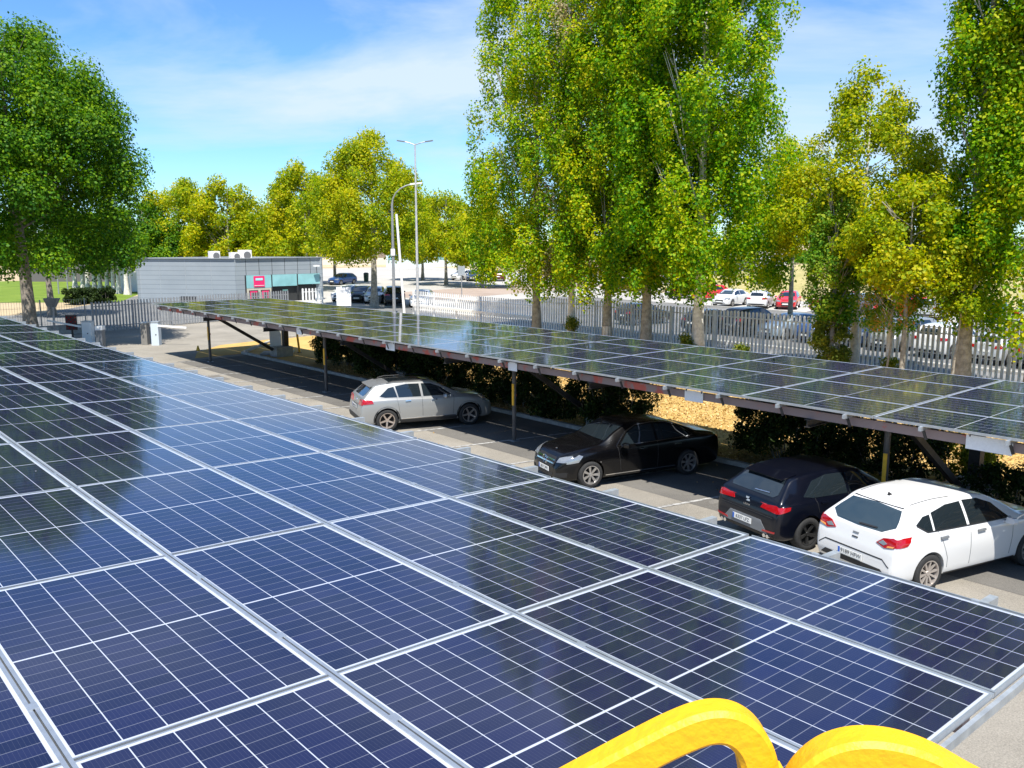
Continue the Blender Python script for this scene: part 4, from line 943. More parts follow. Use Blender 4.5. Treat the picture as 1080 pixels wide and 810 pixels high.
def patch_mesh(bvh, poly, plane, Lc, side=1, eps=0.006, cuts=3, thick=0.012, smooth=True, maxd=9):
    """polygon in a 2D plane thrown onto the body surface; plane in rear/front (y,z), side (x,z), top (x,y)"""
    bm = bmesh.new(); vs = [bm.verts.new((p[0], p[1], 0)) for p in poly]; bm.faces.new(vs)
    bmesh.ops.triangulate(bm, faces=bm.faces[:], quad_method='BEAUTY', ngon_method='BEAUTY')
    for _ in range(cuts): bmesh.ops.subdivide_edges(bm, edges=[e for e in bm.edges if e.calc_length() > 0.05], cuts=1, use_grid_fill=True)
    bmesh.ops.triangulate(bm, faces=bm.faces[:])
    for v in bm.verts:
        a, c = v.co.x, v.co.y
        if plane == 'rear': o, d = Vector((-2, a, c)), Vector((1, 0, 0))
        elif plane == 'front': o, d = Vector((Lc+2, a, c)), Vector((-1, 0, 0))
        elif plane == 'side': o, d = Vector((a, side*3, c)), Vector((0, -side, 0))
        else: o, d = Vector((a, c, 4)), Vector((0, 0, -1))
        h_ = bvh.ray_cast(o, d)
        if h_[0] is None:
            h_ = bvh.find_nearest(o+d*2.2)
        p, nn = h_[0], h_[1]
        if nn.dot(d) > 0: nn = -nn
        v.co = p+nn*eps
    bm.normal_update()
    f0 = list(bm.faces)
    # orient outward
    av = sum((f.normal for f in f0), Vector())
    dref = {'rear': Vector((-1, 0, 0)), 'front': Vector((1, 0, 0)), 'side': Vector((0, side, 0)), 'top': Vector((0, 0, 1))}[plane]
    if av.dot(dref) < 0: bmesh.ops.reverse_faces(bm, faces=f0)
    be = [e for e in bm.edges if e.is_boundary]
    r = bmesh.ops.extrude_edge_only(bm, edges=be)
    nv = [g for g in r['geom'] if isinstance(g, bmesh.types.BMVert)]
    ctr = dref
    for v in nv: v.co -= ctr*thick
    me = bpy.data.meshes.new('patch'); bm.to_mesh(me); bm.free()
    if smooth: me.polygons.foreach_set('use_smooth', [True]*len(me.polygons)); me.set_sharp_from_angle(angle=R(40))
    return me
def ringpoly(cx, cz, r0, r1, a0, a1, n=14):
    o = [(cx+r1*math.cos(R(a0+(a1-a0)*i/n)), cz+r1*math.sin(R(a0+(a1-a0)*i/n))) for i in range(n+1)]
    i_ = [(cx+r0*math.cos(R(a1-(a1-a0)*i/n)), cz+r0*math.sin(R(a1-(a1-a0)*i/n))) for i in range(n+1)]
    return o+i_
def strip(p, q, w_):
    a = Vector(p); c = Vector(q); d = (c-a).normalized(); nn = Vector((-d.y, d.x))*w_/2
    n = max(1, int((c-a).length/0.12)); up_ = [a.lerp(c, i/n)+nn for i in range(n+1)]; dn = [a.lerp(c, i/n)-nn for i in reversed(range(n+1))]
    return [tuple(v) for v in up_+dn]
def mir(poly): return [(-a, c) for a, c in poly][::-1]

def wheel_meshes(r, wd, spokes, style, lo=False):
    n = 20 if lo else 40; b = MB(); rim_r = r*0.70
    prof = [(rim_r, -wd/2+0.005), (rim_r+0.015, -wd/2-0.003), (r*0.93, -wd/2), (r*0.985, -wd/2+0.02), (r, -wd/2+0.045), (r, wd/2-0.045), (r*0.985, wd/2-0.02), (r*0.93, wd/2), (rim_r, wd/2-0.005)]
    for (q, y) in prof:
        for j in range(n): a = 2*math.pi*j/n; b.v.append((q*math.cos(a), y, q*math.sin(a)))
    for i in range(len(prof)-1):
        for j in range(n): a = i*n+j; c = i*n+(j+1) % n; b.f.append((a, c, c+n, a+n)); b.mi.append(0)
    ty = b.mesh('tyre', True, 50)
    b = MB()       # outer side faces -y
    for (q0, y0, q1, y1) in ((rim_r+0.003, -wd/2+0.0, rim_r-0.018, -wd/2+0.002), (rim_r-0.018, -wd/2+0.002, rim_r-0.03, -wd/2+0.10)):
        k = len(b.v)
        for (q, y) in ((q0, y0), (q1, y1)):
            for j in range(n): a = 2*math.pi*j/n; b.v.append((q*math.cos(a), y, q*math.sin(a)))
        for j in range(n): b.f.append((k+j, k+(j+1) % n, k+n+(j+1) % n, k+n+j)); b.mi.append(0)
    hub = r*0.14; yf = -wd/2+0.03
    b.tube([(0, yf-0.012, 0), (0, yf+0.05, 0)], [hub*0.95, hub*1.15], 16)
    for s in range(spokes):
        a0 = 2*math.pi*s/spokes+0.3
        for off in ((0,) if style != 'twin' else (-0.085, 0.085)):
            a = a0+off; ca, sa = math.cos(a), math.sin(a)
            w0, w1 = (0.055, 0.085) if style == 'star' else ((0.030, 0.030) if style == 'twin' else (0.032, 0.042))
            p0 = Vector((ca*hub*0.8, yf, sa*hub*0.8)); p1 = Vector((ca*(rim_r-0.012), -wd/2+0.012, sa*(rim_r-0.012))); tn = Vector((-sa, 0, ca))
            k = len(b.v)
            for P_0, ww in ((p0, w0), (p1, w1 if style != 'star' else 0.045)):
                for i, j in ((-1, 0), (1, 0), (1, 1), (-1, 1)): b.v.append(tuple(P_0+tn*i*ww/2+Vector((0, 0.03*j, 0))))
            for f in ((0, 1, 5, 4), (1, 2, 6, 5), (2, 3, 7, 6), (3, 0, 4, 7)): b.f.append(tuple(k+i for i in f)); b.mi.append(0)
    k = len(b.v)
    b.v += [((rim_r-0.03)*math.cos(2*math.pi*j/n), -wd/2+0.09, (rim_r-0.03)*math.sin(2*math.pi*j/n)) for j in range(n)]; b.f.append(tuple(k+j for j in range(n))); b.mi.append(1)
    rm = b.mesh('rim', True, 30)
    return ty, rm

def make_car(name, sp, label, cat='car', lo=False):
    root = thing(name, label, cat)
    Lc, W_ = sp['L'], sp['W']; x0 = Lc/2
    me = cut_arches(body_mesh(sp, 34 if lo else 74, 2 if lo else 3), sp)
    me.materials.clear(); me.materials.append(sp['paint']); me.materials.append(M['under'])
    bd = link('body', me, None, root)
    bm = bmesh.new(); bm.from_mesh(me); bvh = BVHTree.FromBMesh(bm); bm.free()
    def add(nm, poly, plane, m, side=1, eps=0.006, cuts=3, parent=bd, thick=0.012, both=False, lim=None):
        polys = [poly]
        o = None
        if both and plane in ('rear', 'front'): polys = [poly, mir(poly)]
        if plane == 'side' and both:
            for s in (-1, 1): o = link(nm, patch_mesh(bvh, poly, plane, Lc, s, eps, cuts, thick), m, parent)
            return o
        for p in polys: o = link(nm, patch_mesh(bvh, p, plane, Lc, side, eps, cuts, thick), m, parent)
        return o
    for it in sp['patches']:
        nm, plane, poly, mk = it[:4]; kw = it[4] if len(it) > 4 else {}
        if lo and kw.get('hi'): continue
        kw = {k: v for k, v in kw.items() if k != 'hi'}
        if lo: kw['cuts'] = min(2, kw.get('cuts', 3))
        add(nm, poly, plane, M[mk] if isinstance(mk, str) else mk, **kw)
    ty, rm = wheel_meshes(sp['wr'], sp.get('tw', 0.215), sp.get('spokes', 5), sp.get('style', 'star'), lo)
    ty.materials.append(M['tyre']); rm.materials.append(sp.get('rimmat', M['rim'])); rm.materials.append(M['under'])
    for xw in sp['ax']:
        for s in (-1, 1):
            wh = bpy.data.objects.new('wheel', ty); COL.objects.link(wh); wh.parent = root
            wh.location = (xw, s*(W_/2-sp.get('tw', 0.215)/2-0.012), sp['wr']); wh.rotation_euler = (0, rnd.uniform(0, 1), 0 if s < 0 else math.pi)
            ri = bpy.data.objects.new('rim', rm); COL.objects.link(ri); ri.parent = wh
    # mirrors
    mx_, mz_ = sp['mirror']
    for s in (-1, 1):
        b = MB(); yb = s*(W_/2-0.06)
        b.obox((mx_, yb-s*0.05, mz_), (mx_+0.02, yb+s*0.12, mz_+0.04), 0.07, 0.03)
        k = len(b.v)
        for (xx, f) in ((mx_-0.06, 0.86), (mx_+0.0, 1.0), (mx_+0.09, 0.55)):
            for (yy, zz) in ((0, -0.05), (0.17, -0.045), (0.2, 0.0), (0.17, 0.07), (0.02, 0.075)): b.v.append((xx, yb+s*(0.06+yy*f+0.0), mz_+0.05+zz*f))
        for i in range(2):
            for j in range(5): b.f.append((k+i*5+j, k+i*5+(j+1) % 5, k+(i+1)*5+(j+1) % 5, k+(i+1)*5+j)); b.mi.append(0)
        b.f.append(tuple(k+j for j in reversed(range(5)))); b.f.append(tuple(k+10+j for j in range(5))); b.mi += [0, 0]
        b.build('mirror', sp.get('mirmat', sp['paint']), root, smooth=True, angle=50)
    return root, bd, bvh

def plate_on(root, bvh, xcast, z, rear, text=None, w_=0.52, h_=0.11, y=0.0, blue=True, tilt=0.0):
    o, d = (Vector((-2, y, z)), Vector((1, 0, 0))) if rear else (Vector((8, y, z)), Vector((-1, 0, 0)))
    h = bvh.ray_cast(o, d); p = h[0]; s = -1 if rear else 1
    b = MB(); b.box(-w_/2, w_/2, -0.008, 0.0, -h_/2, h_/2)
    pl = b.build('number_plate', M['plate'], root); pl.location = p+Vector((s*0.02, 0, 0)); pl.rotation_euler = (R(tilt), 0, R(-90) if rear else R(90))
    if blue:
        q = MB(); q.box(-w_/2, -w_/2+0.045, -0.0095, -0.0081, -h_/2, h_/2); q.build('country_band', M['plate_blue'], pl)
    if text:
        me = text_mesh(text, 0.098, 0.0006); t = link('characters', me, M['ink'], pl); t.rotation_euler = (R(90), 0, 0); t.location = (0.02, -0.0095, 0)
    return pl

def hatch(Lc, W_, H, wb, ro, **k):
    """profiles of a hatchback; rear bumper at x=0"""
    hb = k.get('hood', 0.98); wbse = k.get('ws', Lc-1.22); rk = k.get('rake', 0.50)
    belt = k.get('beltz', 0.93)
    return dict(L=Lc, W=W_, ax=(ro, ro+wb), wr=k.get('wr', 0.325), arch=k.get('arch', 0.365),
        top=[(0, 0.56), (0.02, 0.70), (0.06, 0.86), (0.11, belt+0.07), (0.16, belt+0.12), (rk*0.75, H-0.20), (rk, H-0.09), (rk+0.18, H-0.045), (rk+0.75, H), (Lc*0.45, H), (Lc*0.54, H-0.045), (wbse-0.42, H-0.22), (wbse, hb+0.05), (wbse+0.12, hb+0.01), (wbse+0.55, hb-0.05), (Lc-0.28, hb-0.14), (Lc-0.12, hb-0.24), (Lc-0.03, 0.62), (Lc, 0.50)],
        belt=[(0, 0.50), (0.05, 0.78), (0.2, belt+0.01), (0.7, belt+0.015), (Lc*0.5, belt-0.015), (wbse, belt-0.04), (Lc-0.4, 0.82), (Lc-0.1, 0.66), (Lc, 0.46)],
        sill=[(0, 0.36), (0.06, 0.28), (0.3, 0.24), (Lc-0.4, 0.22), (Lc-0.06, 0.24), (Lc, 0.32)],
        wid=[(0, 0.84), (0.03, 0.90), (0.10, 0.945), (0.3, 0.98), (0.8, 0.995), (Lc*0.5, 0.99), (Lc-1.0, 0.985), (Lc-0.45, 0.93), (Lc-0.2, 0.84), (Lc-0.06, 0.70), (Lc, 0.58)],
        rw=[(0, 0.80), (0.1, 0.88), (rk*0.6, 0.79), (rk, 0.70), (rk+0.6, 0.70), (Lc*0.5, 0.69), (wbse-0.4, 0.71), (wbse, 0.79), (wbse+0.3, 0.80), (Lc-0.3, 0.70), (Lc, 0.5)],
        mirror=(wbse-0.52, belt-0.01))
def cm(nm='glass'): return nm

# ---- silver compact SUV, tail towards the camera side
sp = hatch(4.42, 1.81, 1.50, 2.70, 0.83, wr=0.345, arch=0.385, hood=1.02, beltz=0.97, ws=3.22, rake=0.52)
sp['paint'] = P_['silver']; sp['spokes'] = 5; sp['style'] = 'star'; sp['rimmat'] = mat('bronze_alloy', (0.50, 0.42, 0.36), 0.35, 0.7)
ax = sp['ax']
sp['patches'] = [
 ('rear_window', 'rear', [(-0.50, 1.10), (0.50, 1.10), (0.56, 1.17), (0.50, 1.36), (-0.50, 1.36), (-0.56, 1.17)], 'glass', dict(cuts=4)),
 ('windscreen', 'front', [(-0.62, 1.10), (0.62, 1.10), (0.54, 1.40), (-0.54, 1.40)], 'glass', dict(cuts=4)),
 ('side_window', 'side', [(0.62, 1.10), (0.80, 1.06), (1.18, 1.05), (1.10, 1.36), (0.92, 1.33)], 'glass', dict(both=True)),
 ('side_window', 'side', [(1.22, 1.045), (1.95, 1.03), (1.92, 1.41), (1.5, 1.42), (1.15, 1.37)], 'glass', dict(both=True)),
 ('side_window', 'side', [(2.02, 1.03), (2.95, 1.02), (2.62, 1.27), (2.30, 1.39), (1.99, 1.41)], 'glass', dict(both=True)),
 ('tail_light', 'rear', [(0.40, 0.84), (0.82, 0.86), (0.86, 0.97), (0.70, 1.03), (0.46, 1.00)], 'redlens', dict(both=True, eps=0.012)),
 ('tail_light', 'side', [(0.05, 0.88), (0.42, 0.90), (0.38, 1.00), (0.08, 1.03)], 'redlens', dict(both=True, eps=0.012)),
 ('chrome_bar', 'rear', [(-0.34, 0.845), (0.34, 0.845), (0.34, 0.87), (-0.34, 0.87)], 'chrome', dict(eps=0.016)),
 ('plate_recess', 'rear', [(-0.32, 0.68), (0.32, 0.68), (0.34, 0.835), (-0.34, 0.835)], 'greytrim', {}),
 ('lower_bumper', 'rear', [(-0.78, 0.34), (0.78, 0.34), (0.72, 0.50), (-0.72, 0.50)], 'carblack', dict(cuts=4)),
 ('sill_cladding', 'side', [(ax[0]+0.42, 0.25), (ax[1]-0.42, 0.25), (ax[1]-0.42, 0.36), (ax[0]+0.42, 0.36)], 'carblack', dict(both=True)),
 ('sill_chrome', 'side', [(ax[0]+0.46, 0.36), (ax[1]-0.46, 0.36), (ax[1]-0.46, 0.385), (ax[0]+0.46, 0.385)], 'chrome', dict(both=True, eps=0.010)),
 ('head_light', 'side', [(3.98, 0.76), (4.28, 0.70), (4.30, 0.80), (4.02, 0.90)], 'clearlens', dict(both=True)),
 ('head_light', 'front', [(0.44, 0.68), (0.80, 0.72), (0.78, 0.84), (0.50, 0.80)], 'clearlens', dict(both=True)),
 ('radiator_grille', 'front', [(-0.38, 0.52), (0.38, 0.52), (0.34, 0.70), (-0.34, 0.70)], 'carblack', {}),
 ('door_seam', 'side', strip((1.98, 0.42), (1.97, 1.03), 0.008), 'carblack', dict(both=True, eps=0.003, hi=1)),
 ('door_seam', 'side', strip((1.24, 0.55), (1.16, 1.04), 0.008), 'carblack', dict(both=True, eps=0.003, hi=1)),
 ('door_seam', 'side', strip((2.98, 0.42), (3.02, 1.0), 0.008), 'carblack', dict(both=True, eps=0.003, hi=1)),
 ('door_handle', 'side', strip((1.42, 0.93), (1.60, 0.935), 0.03), 'chrome', dict(both=True, eps=0.03, thick=0.03, hi=1)),
 ('door_handle', 'side', strip((2.28, 0.91), (2.46, 0.915), 0.03), 'chrome', dict(both=True, eps=0.03, thick=0.03, hi=1)),
 ('panorama_roof', 'top', [(1.0, -0.48), (2.1, -0.48), (2.1, 0.48), (1.0, 0.48)], 'glass', dict(cuts=4)),
]
for i, xw in enumerate(ax): sp['patches'].append(('arch_cladding', 'side', ringpoly(xw, sp['wr']+0.015, 0.387, 0.43, -8, 188), 'carblack', dict(both=True, eps=0.012, cuts=2)))
root, bd, bvh = make_car('silver_car', sp, 'silver compact SUV parked nose in under the canopy, rear half in sun')
for s in (-1, 1):
    b = MB(); b.tube([(0.9, s*0.60, 1.475), (1.1, s*0.60, 1.52), (2.2, s*0.61, 1.525), (2.5, s*0.61, 1.45)], 0.014, 6); b.build('roof_rail', M['carblack'], root, smooth=True)
b = MB(); k = 0
b.v = [(0.37, -0.50, 1.385), (0.37, 0.50, 1.385), (0.74, 0.54, 1.462), (0.74, -0.54, 1.462), (0.38, -0.49, 1.355), (0.38, 0.49, 1.355), (0.66, 0.52, 1.41), (0.66, -0.52, 1.41)]
b.f = [(3, 2, 1, 0), (0, 1, 5, 4), (4, 5, 6, 7), (1, 2, 6, 5), (3, 0, 4, 7)]; b.mi = [0]*5
b.build('spoiler', sp['paint'], root)
plate_on(root, bvh, 0, 0.76, True, '8204 HRK')
b = MB(); b.tube([(0.1, 0, 0), (0.0, 0, 0)], 0.045, 16); e_ = b.build('emblem', M['chrome'], root, smooth=True); h = bvh.ray_cast(Vector((-2, 0, 0.94)), Vector((1, 0, 0)))[0]; e_.location = (h.x-0.02, 0, 0.94)
b = MB(); b.obox((0.30, -0.02, 1.14), (0.30+0.13, -0.40, 1.15), 0.02, 0.02) ; 
def place(root, rw, hd, ax0, W_, wl=True):
    """put the visible-side wheel contact (axle ax0) of a car at rw, heading hd; visible side is local -y unless wl False"""
    d = Vector((math.cos(hd), math.sin(hd), 0)); nn = Vector((-d.y, d.x, 0)); s = 1 if wl else -1
    root.location = Vector((rw.x, rw.y, 0.014))-d*ax0+nn*s*(W_/2-0.06); root.rotation_euler = (0, 0, hd)
place(root, G(408.5, 455.5), R(-19), ax[0], 1.81)

# ---- black saloon, nose towards the camera side
Lc = 4.69
sp = dict(L=Lc, W=1.82, ax=(1.05, 3.89), wr=0.325, arch=0.36,
    top=[(0, 0.58), (0.03, 0.76), (0.08, 0.92), (0.15, 1.00), (0.45, 1.055), (0.62, 1.08), (1.05, 1.24), (1.45, 1.37), (1.9, 1.43), (2.4, 1.445), (2.75, 1.41), (3.1, 1.27), (3.45, 1.06), (3.55, 1.02), (4.0, 0.94), (4.4, 0.84), (4.55, 0.76), (4.65, 0.62), (4.69, 0.50)],
    belt=[(0, 0.5), (0.05, 0.8), (0.2, 0.95), (1.0, 0.96), (2.3, 0.93), (3.4, 0.89), (4.2, 0.80), (4.55, 0.68), (4.69, 0.46)],
    sill=[(0, 0.34), (0.08, 0.26), (0.4, 0.22), (4.3, 0.20), (4.62, 0.20), (4.69, 0.26)],
    wid=[(0, 0.76), (0.04, 0.85), (0.14, 0.92), (0.5, 0.98), (1.2, 0.995), (2.4, 0.99), (3.6, 0.99), (4.2, 0.95), (4.45, 0.88), (4.62, 0.76), (4.69, 0.64)],
    rw=[(0, 0.7), (0.2, 0.80), (0.6, 0.76), (1.1, 0.66), (1.6, 0.64), (2.6, 0.66), (3.0, 0.70), (3.5, 0.78), (4.3, 0.72), (4.69, 0.5)],
    mirror=(2.98, 0.92), paint=P_['black'], spokes=10, style='twin')
sp['spokes'] = 7; ax = sp['ax']
sp['patches'] = [
 ('windscreen', 'front', [(-0.62, 1.07), (0.62, 1.07), (0.53, 1.37), (-0.53, 1.37)], 'glass', dict(cuts=4)),
 ('rear_window', 'rear', [(-0.55, 1.10), (0.55, 1.10), (0.48, 1.34), (-0.48, 1.34)], 'glass', dict(cuts=4)),
 ('side_window', 'side', [(0.98, 1.02), (1.95, 0.985), (1.97, 1.355), (1.60, 1.33), (1.25, 1.22)], 'glass', dict(both=True)),
 ('side_window', 'side', [(2.03, 0.98), (3.05, 0.96), (2.78, 1.22), (2.5, 1.34), (2.03, 1.36)], 'glass', dict(both=True)),
 ('window_chrome', 'side', [(0.88, 1.005), (1.5, 0.975), (3.16, 0.935), (3.16, 0.955), (1.5, 0.993), (0.92, 1.02)], 'chrome', dict(both=True, eps=0.012)),
 ('window_chrome', 'side', [(0.92, 1.02), (1.22, 1.24), (1.58, 1.355), (2.03, 1.385), (2.5, 1.365), (2.82, 1.23), (3.14, 0.955), (3.16, 0.955), (2.85, 1.25), (2.5, 1.385), (2.03, 1.402), (1.56, 1.372), (1.2, 1.255), (0.89, 1.02)], 'chrome', dict(both=True, eps=0.012)),
 ('radiator_grille', 'front', [(-0.40, 0.50), (0.40, 0.50), (0.46, 0.62), (0.40, 0.73), (-0.40, 0.73), (-0.46, 0.62)], 'carblack', dict(cuts=4)),
 ('grille_bar', 'front', strip((-0.42, 0.655), (0.42, 0.655), 0.028), 'chrome', dict(eps=0.02)),
 ('grille_bar', 'front', strip((-0.42, 0.585), (0.42, 0.585), 0.028), 'chrome', dict(eps=0.02)),
 ('head_light', 'front', [(0.50, 0.62), (0.80, 0.66), (0.84, 0.76), (0.74, 0.80), (0.52, 0.73)], 'clearlens', dict(both=True, eps=0.012)),
 ('head_light', 'side', [(4.22, 0.66), (4.50, 0.62), (4.48, 0.72), (4.18, 0.82), (4.10, 0.80)], 'clearlens', dict(both=True, eps=0.012)),
 ('air_intake', 'front', [(-0.36, 0.27), (0.36, 0.27), (0.42, 0.36), (-0.42, 0.36)], 'carblack', {}),
 ('air_intake', 'front', [(0.50, 0.28), (0.76, 0.30), (0.78, 0.42), (0.52, 0.38)], 'carblack', dict(both=True)),
 ('sill_chrome', 'side', strip((1.45, 0.30), (3.48, 0.28), 0.022), 'chrome', dict(both=True, eps=0.01)),
 ('tail_light', 'rear', [(0.46, 0.84), (0.80, 0.84), (0.82, 0.95), (0.50, 0.97)], 'redlens', dict(both=True)),
 ('door_seam', 'side', strip((1.99, 0.32), (1.99, 0.97), 0.008), 'ink', dict(both=True, eps=0.003, hi=1)),
 ('door_seam', 'side', strip((3.05, 0.34), (3.14, 0.95), 0.008), 'ink', dict(both=True, eps=0.003, hi=1)),
 ('door_handle', 'side', strip((1.30, 0.86), (1.50, 0.86), 0.028), 'chrome', dict(both=True, eps=0.028, thick=0.03)),
 ('door_handle', 'side', strip((2.32, 0.84), (2.52, 0.84), 0.028), 'chrome', dict(both=True, eps=0.028, thick=0.03)),
 ('badge', 'side', strip((3.62, 0.62), (3.66, 0.62), 0.03), 'chrome', dict(both=True, eps=0.006)),
]
root, bd, bvh = make_car('black_car', sp, 'black saloon with chrome window line, parked facing outwards')
# star emblem in the grille and on the bonnet
h = bvh.ray_cast(Vector((8, 0, 0.62)), Vector((-1, 0, 0)))[0]
b = MB()
for i in range(24):
    a0, a1 = 2*math.pi*i/24, 2*math.pi*(i+1)/24
    b.tube([(0, 0.105*math.cos(a0), 0.105*math.sin(a0)), (0, 0.105*math.cos(a1), 0.105*math.sin(a1))], 0.010, 6)
for i in range(3):
    a0 = math.pi/2+2*math.pi*i/3; b.tube([(0, 0, 0), (0, 0.1*math.cos(a0), 0.1*math.sin(a0))], [0.018, 0.006], 6)
e_ = b.build('emblem', M['chrome'], root, smooth=True); e_.location = (h.x+0.03, 0, 0.62)
hz = bvh.ray_cast(Vector((4.36, 0, 3)), Vector((0, 0, -1)))[0]
b = MB(); b.tube([(0, 0, 0), (0, 0, 0.01)], 0.03, 12); e_ = b.build('bonnet_badge', M['chrome'], root); e_.location = hz
plate_on(root, bvh, 0, 0.42, False, '3817 JPM')
me = None
d_ = R(180-16.5); dd = Vector((math.cos(d_), math.sin(d_), 0)); nn = Vector((-dd.y, dd.x, 0))
fw_c = G(622.5, 515); root.location = Vector((fw_c.x, fw_c.y, 0.014))-dd*ax[1]-nn*(0.91-0.06); root.rotation_euler = (0, 0, d_)

# ---- navy hatchback, tail towards the camera side
sp = hatch(4.28, 1.82, 1.455, 2.64, 0.80, wr=0.325, arch=0.36, hood=0.96, beltz=0.93, ws=3.08, rake=0.56)
sp['paint'] = P_['navy']; sp['spokes'] = 5; sp['style'] = 'twin'; sp['rimmat'] = M['rim_dark']; ax = sp['ax']
sp['patches'] = [
 ('rear_window', 'rear', [(-0.56, 1.05), (0.56, 1.05), (0.62, 1.10), (0.50, 1.33), (-0.50, 1.33), (-0.62, 1.10)], 'glass', dict(cuts=4)),
 ('windscreen', 'front', [(-0.62, 1.05), (0.62, 1.05), (0.54, 1.36), (-0.54, 1.36)], 'glass', dict(cuts=4)),
 ('side_window', 'side', [(0.70, 1.05), (0.95, 1.01), (1.86, 0.99), (1.86, 1.36), (1.4, 1.37), (1.02, 1.30)], 'glass', dict(both=True)),
 ('side_window', 'side', [(1.93, 0.985), (2.85, 0.97), (2.5, 1.24), (2.2, 1.34), (1.93, 1.36)], 'glass', dict(both=True)),
 ('tail_light', 'rear', [(0.36, 0.83), (0.80, 0.80), (0.86, 0.90), (0.72, 0.94), (0.40, 0.90)], 'redlens', dict(both=True, eps=0.012)),
 ('tail_light', 'side', [(0.05, 0.80), (0.30, 0.86), (0.32, 0.92), (0.08, 0.92)], 'redlens', dict(both=True, eps=0.012)),
 ('wiper', 'rear', strip((-0.05, 1.085), (-0.42, 1.10), 0.016), 'chrome', dict(eps=0.02)),
 ('diffuser', 'rear', [(-0.62, 0.37), (0.62, 0.37), (0.42, 0.60), (-0.42, 0.60)], 'greytrim', dict(cuts=4)),
 ('lower_bumper', 'rear', [(-0.76, 0.29), (0.76, 0.29), (0.74, 0.355), (-0.74, 0.355)], 'carblack', dict(cuts=4)),
 ('reflector', 'rear', [(0.48, 0.40), (0.78, 0.42), (0.79, 0.455), (0.50, 0.435)], 'redlens', dict(both=True, eps=0.014)),
 ('tailgate_seam', 'rear', strip((-0.70, 0.70), (0.70, 0.70), 0.008), 'ink', dict(eps=0.003)),
 ('door_seam', 'side', strip((1.90, 0.36), (1.89, 1.0), 0.008), 'ink', dict(both=True, eps=0.003, hi=1)),
 ('door_seam', 'side', strip((1.06, 0.72), (0.98, 1.0), 0.008), 'ink', dict(both=True, eps=0.003, hi=1)),
 ('door_handle', 'side', strip((1.10, 0.90), (1.28, 0.905), 0.03), P_['navy'], dict(both=True, eps=0.03, thick=0.03, hi=1)),
 ('head_light', 'side', [(3.86, 0.70), (4.12, 0.64), (4.14, 0.74), (3.88, 0.82)], 'clearlens', dict(both=True)),
]
root, bd, bvh = make_car('navy_car', sp, 'dark navy hatchback, tail outwards, tucked beside the white hatchback')
plate_on(root, bvh, 0, 0.505, True, '6337 LFZ', y=0.06)
me = text_mesh('L E O N', 0.05, 0.002); t = link('lettering', me, M['chrome'], root); h = bvh.ray_cast(Vector((-2, 0, 0.80)), Vector((1, 0, 0)))[0]; t.location = (h.x-0.012, 0, 0.795); t.rotation_euler = (R(85), 0, R(-90))
b = MB(); b.box(-0.05, 0.05, -0.01, 0, -0.045, 0.045); b.build('x', None) if False else None
h = bvh.ray_cast(Vector((-2, 0, 0.90)), Vector((1, 0, 0)))[0]
b = MB()
b.poly([(-0.05, 0, -0.045), (0.05, 0, -0.045), (0.05, 0, -0.005), (-0.01, 0, -0.005)]); b.poly([(-0.05, 0, 0.005), (0.01, 0, 0.005), (0.05, 0, 0.045), (-0.05, 0, 0.045)])
e_ = b.build('emblem', mat('emblem_pale', (0.6, 0.7, 0.8), 0.25, 0.5), root); e_.location = (h.x-0.014, 0, 0.90); e_.rotation_euler = (0, 0, R(-90))
for s in (-1, 1):
    b = MB(); 
    for q in (0, 0.09): b.tube([(0.10, s*(0.55+q), 0.33), (-0.02, s*(0.55+q), 0.33)], 0.038, 14)
    b.build('exhaust', M['chrome'], root, smooth=True)
b = MB(); b.v = [(0.42, -0.50, 1.350), (0.42, 0.50, 1.350), (0.78, 0.53, 1.424), (0.78, -0.53, 1.424), (0.43, -0.49, 1.33), (0.43, 0.49, 1.33), (0.70, 0.50, 1.37), (0.70, -0.50, 1.37)]
b.f = [(3, 2, 1, 0), (0, 1, 5, 4), (4, 5, 6, 7), (1, 2, 6, 5), (3, 0, 4, 7)]; b.mi = [0]*5; b.build('spoiler', sp['paint'], root)
place(root, G(850, 580.5), R(-14), ax[0], 1.82)

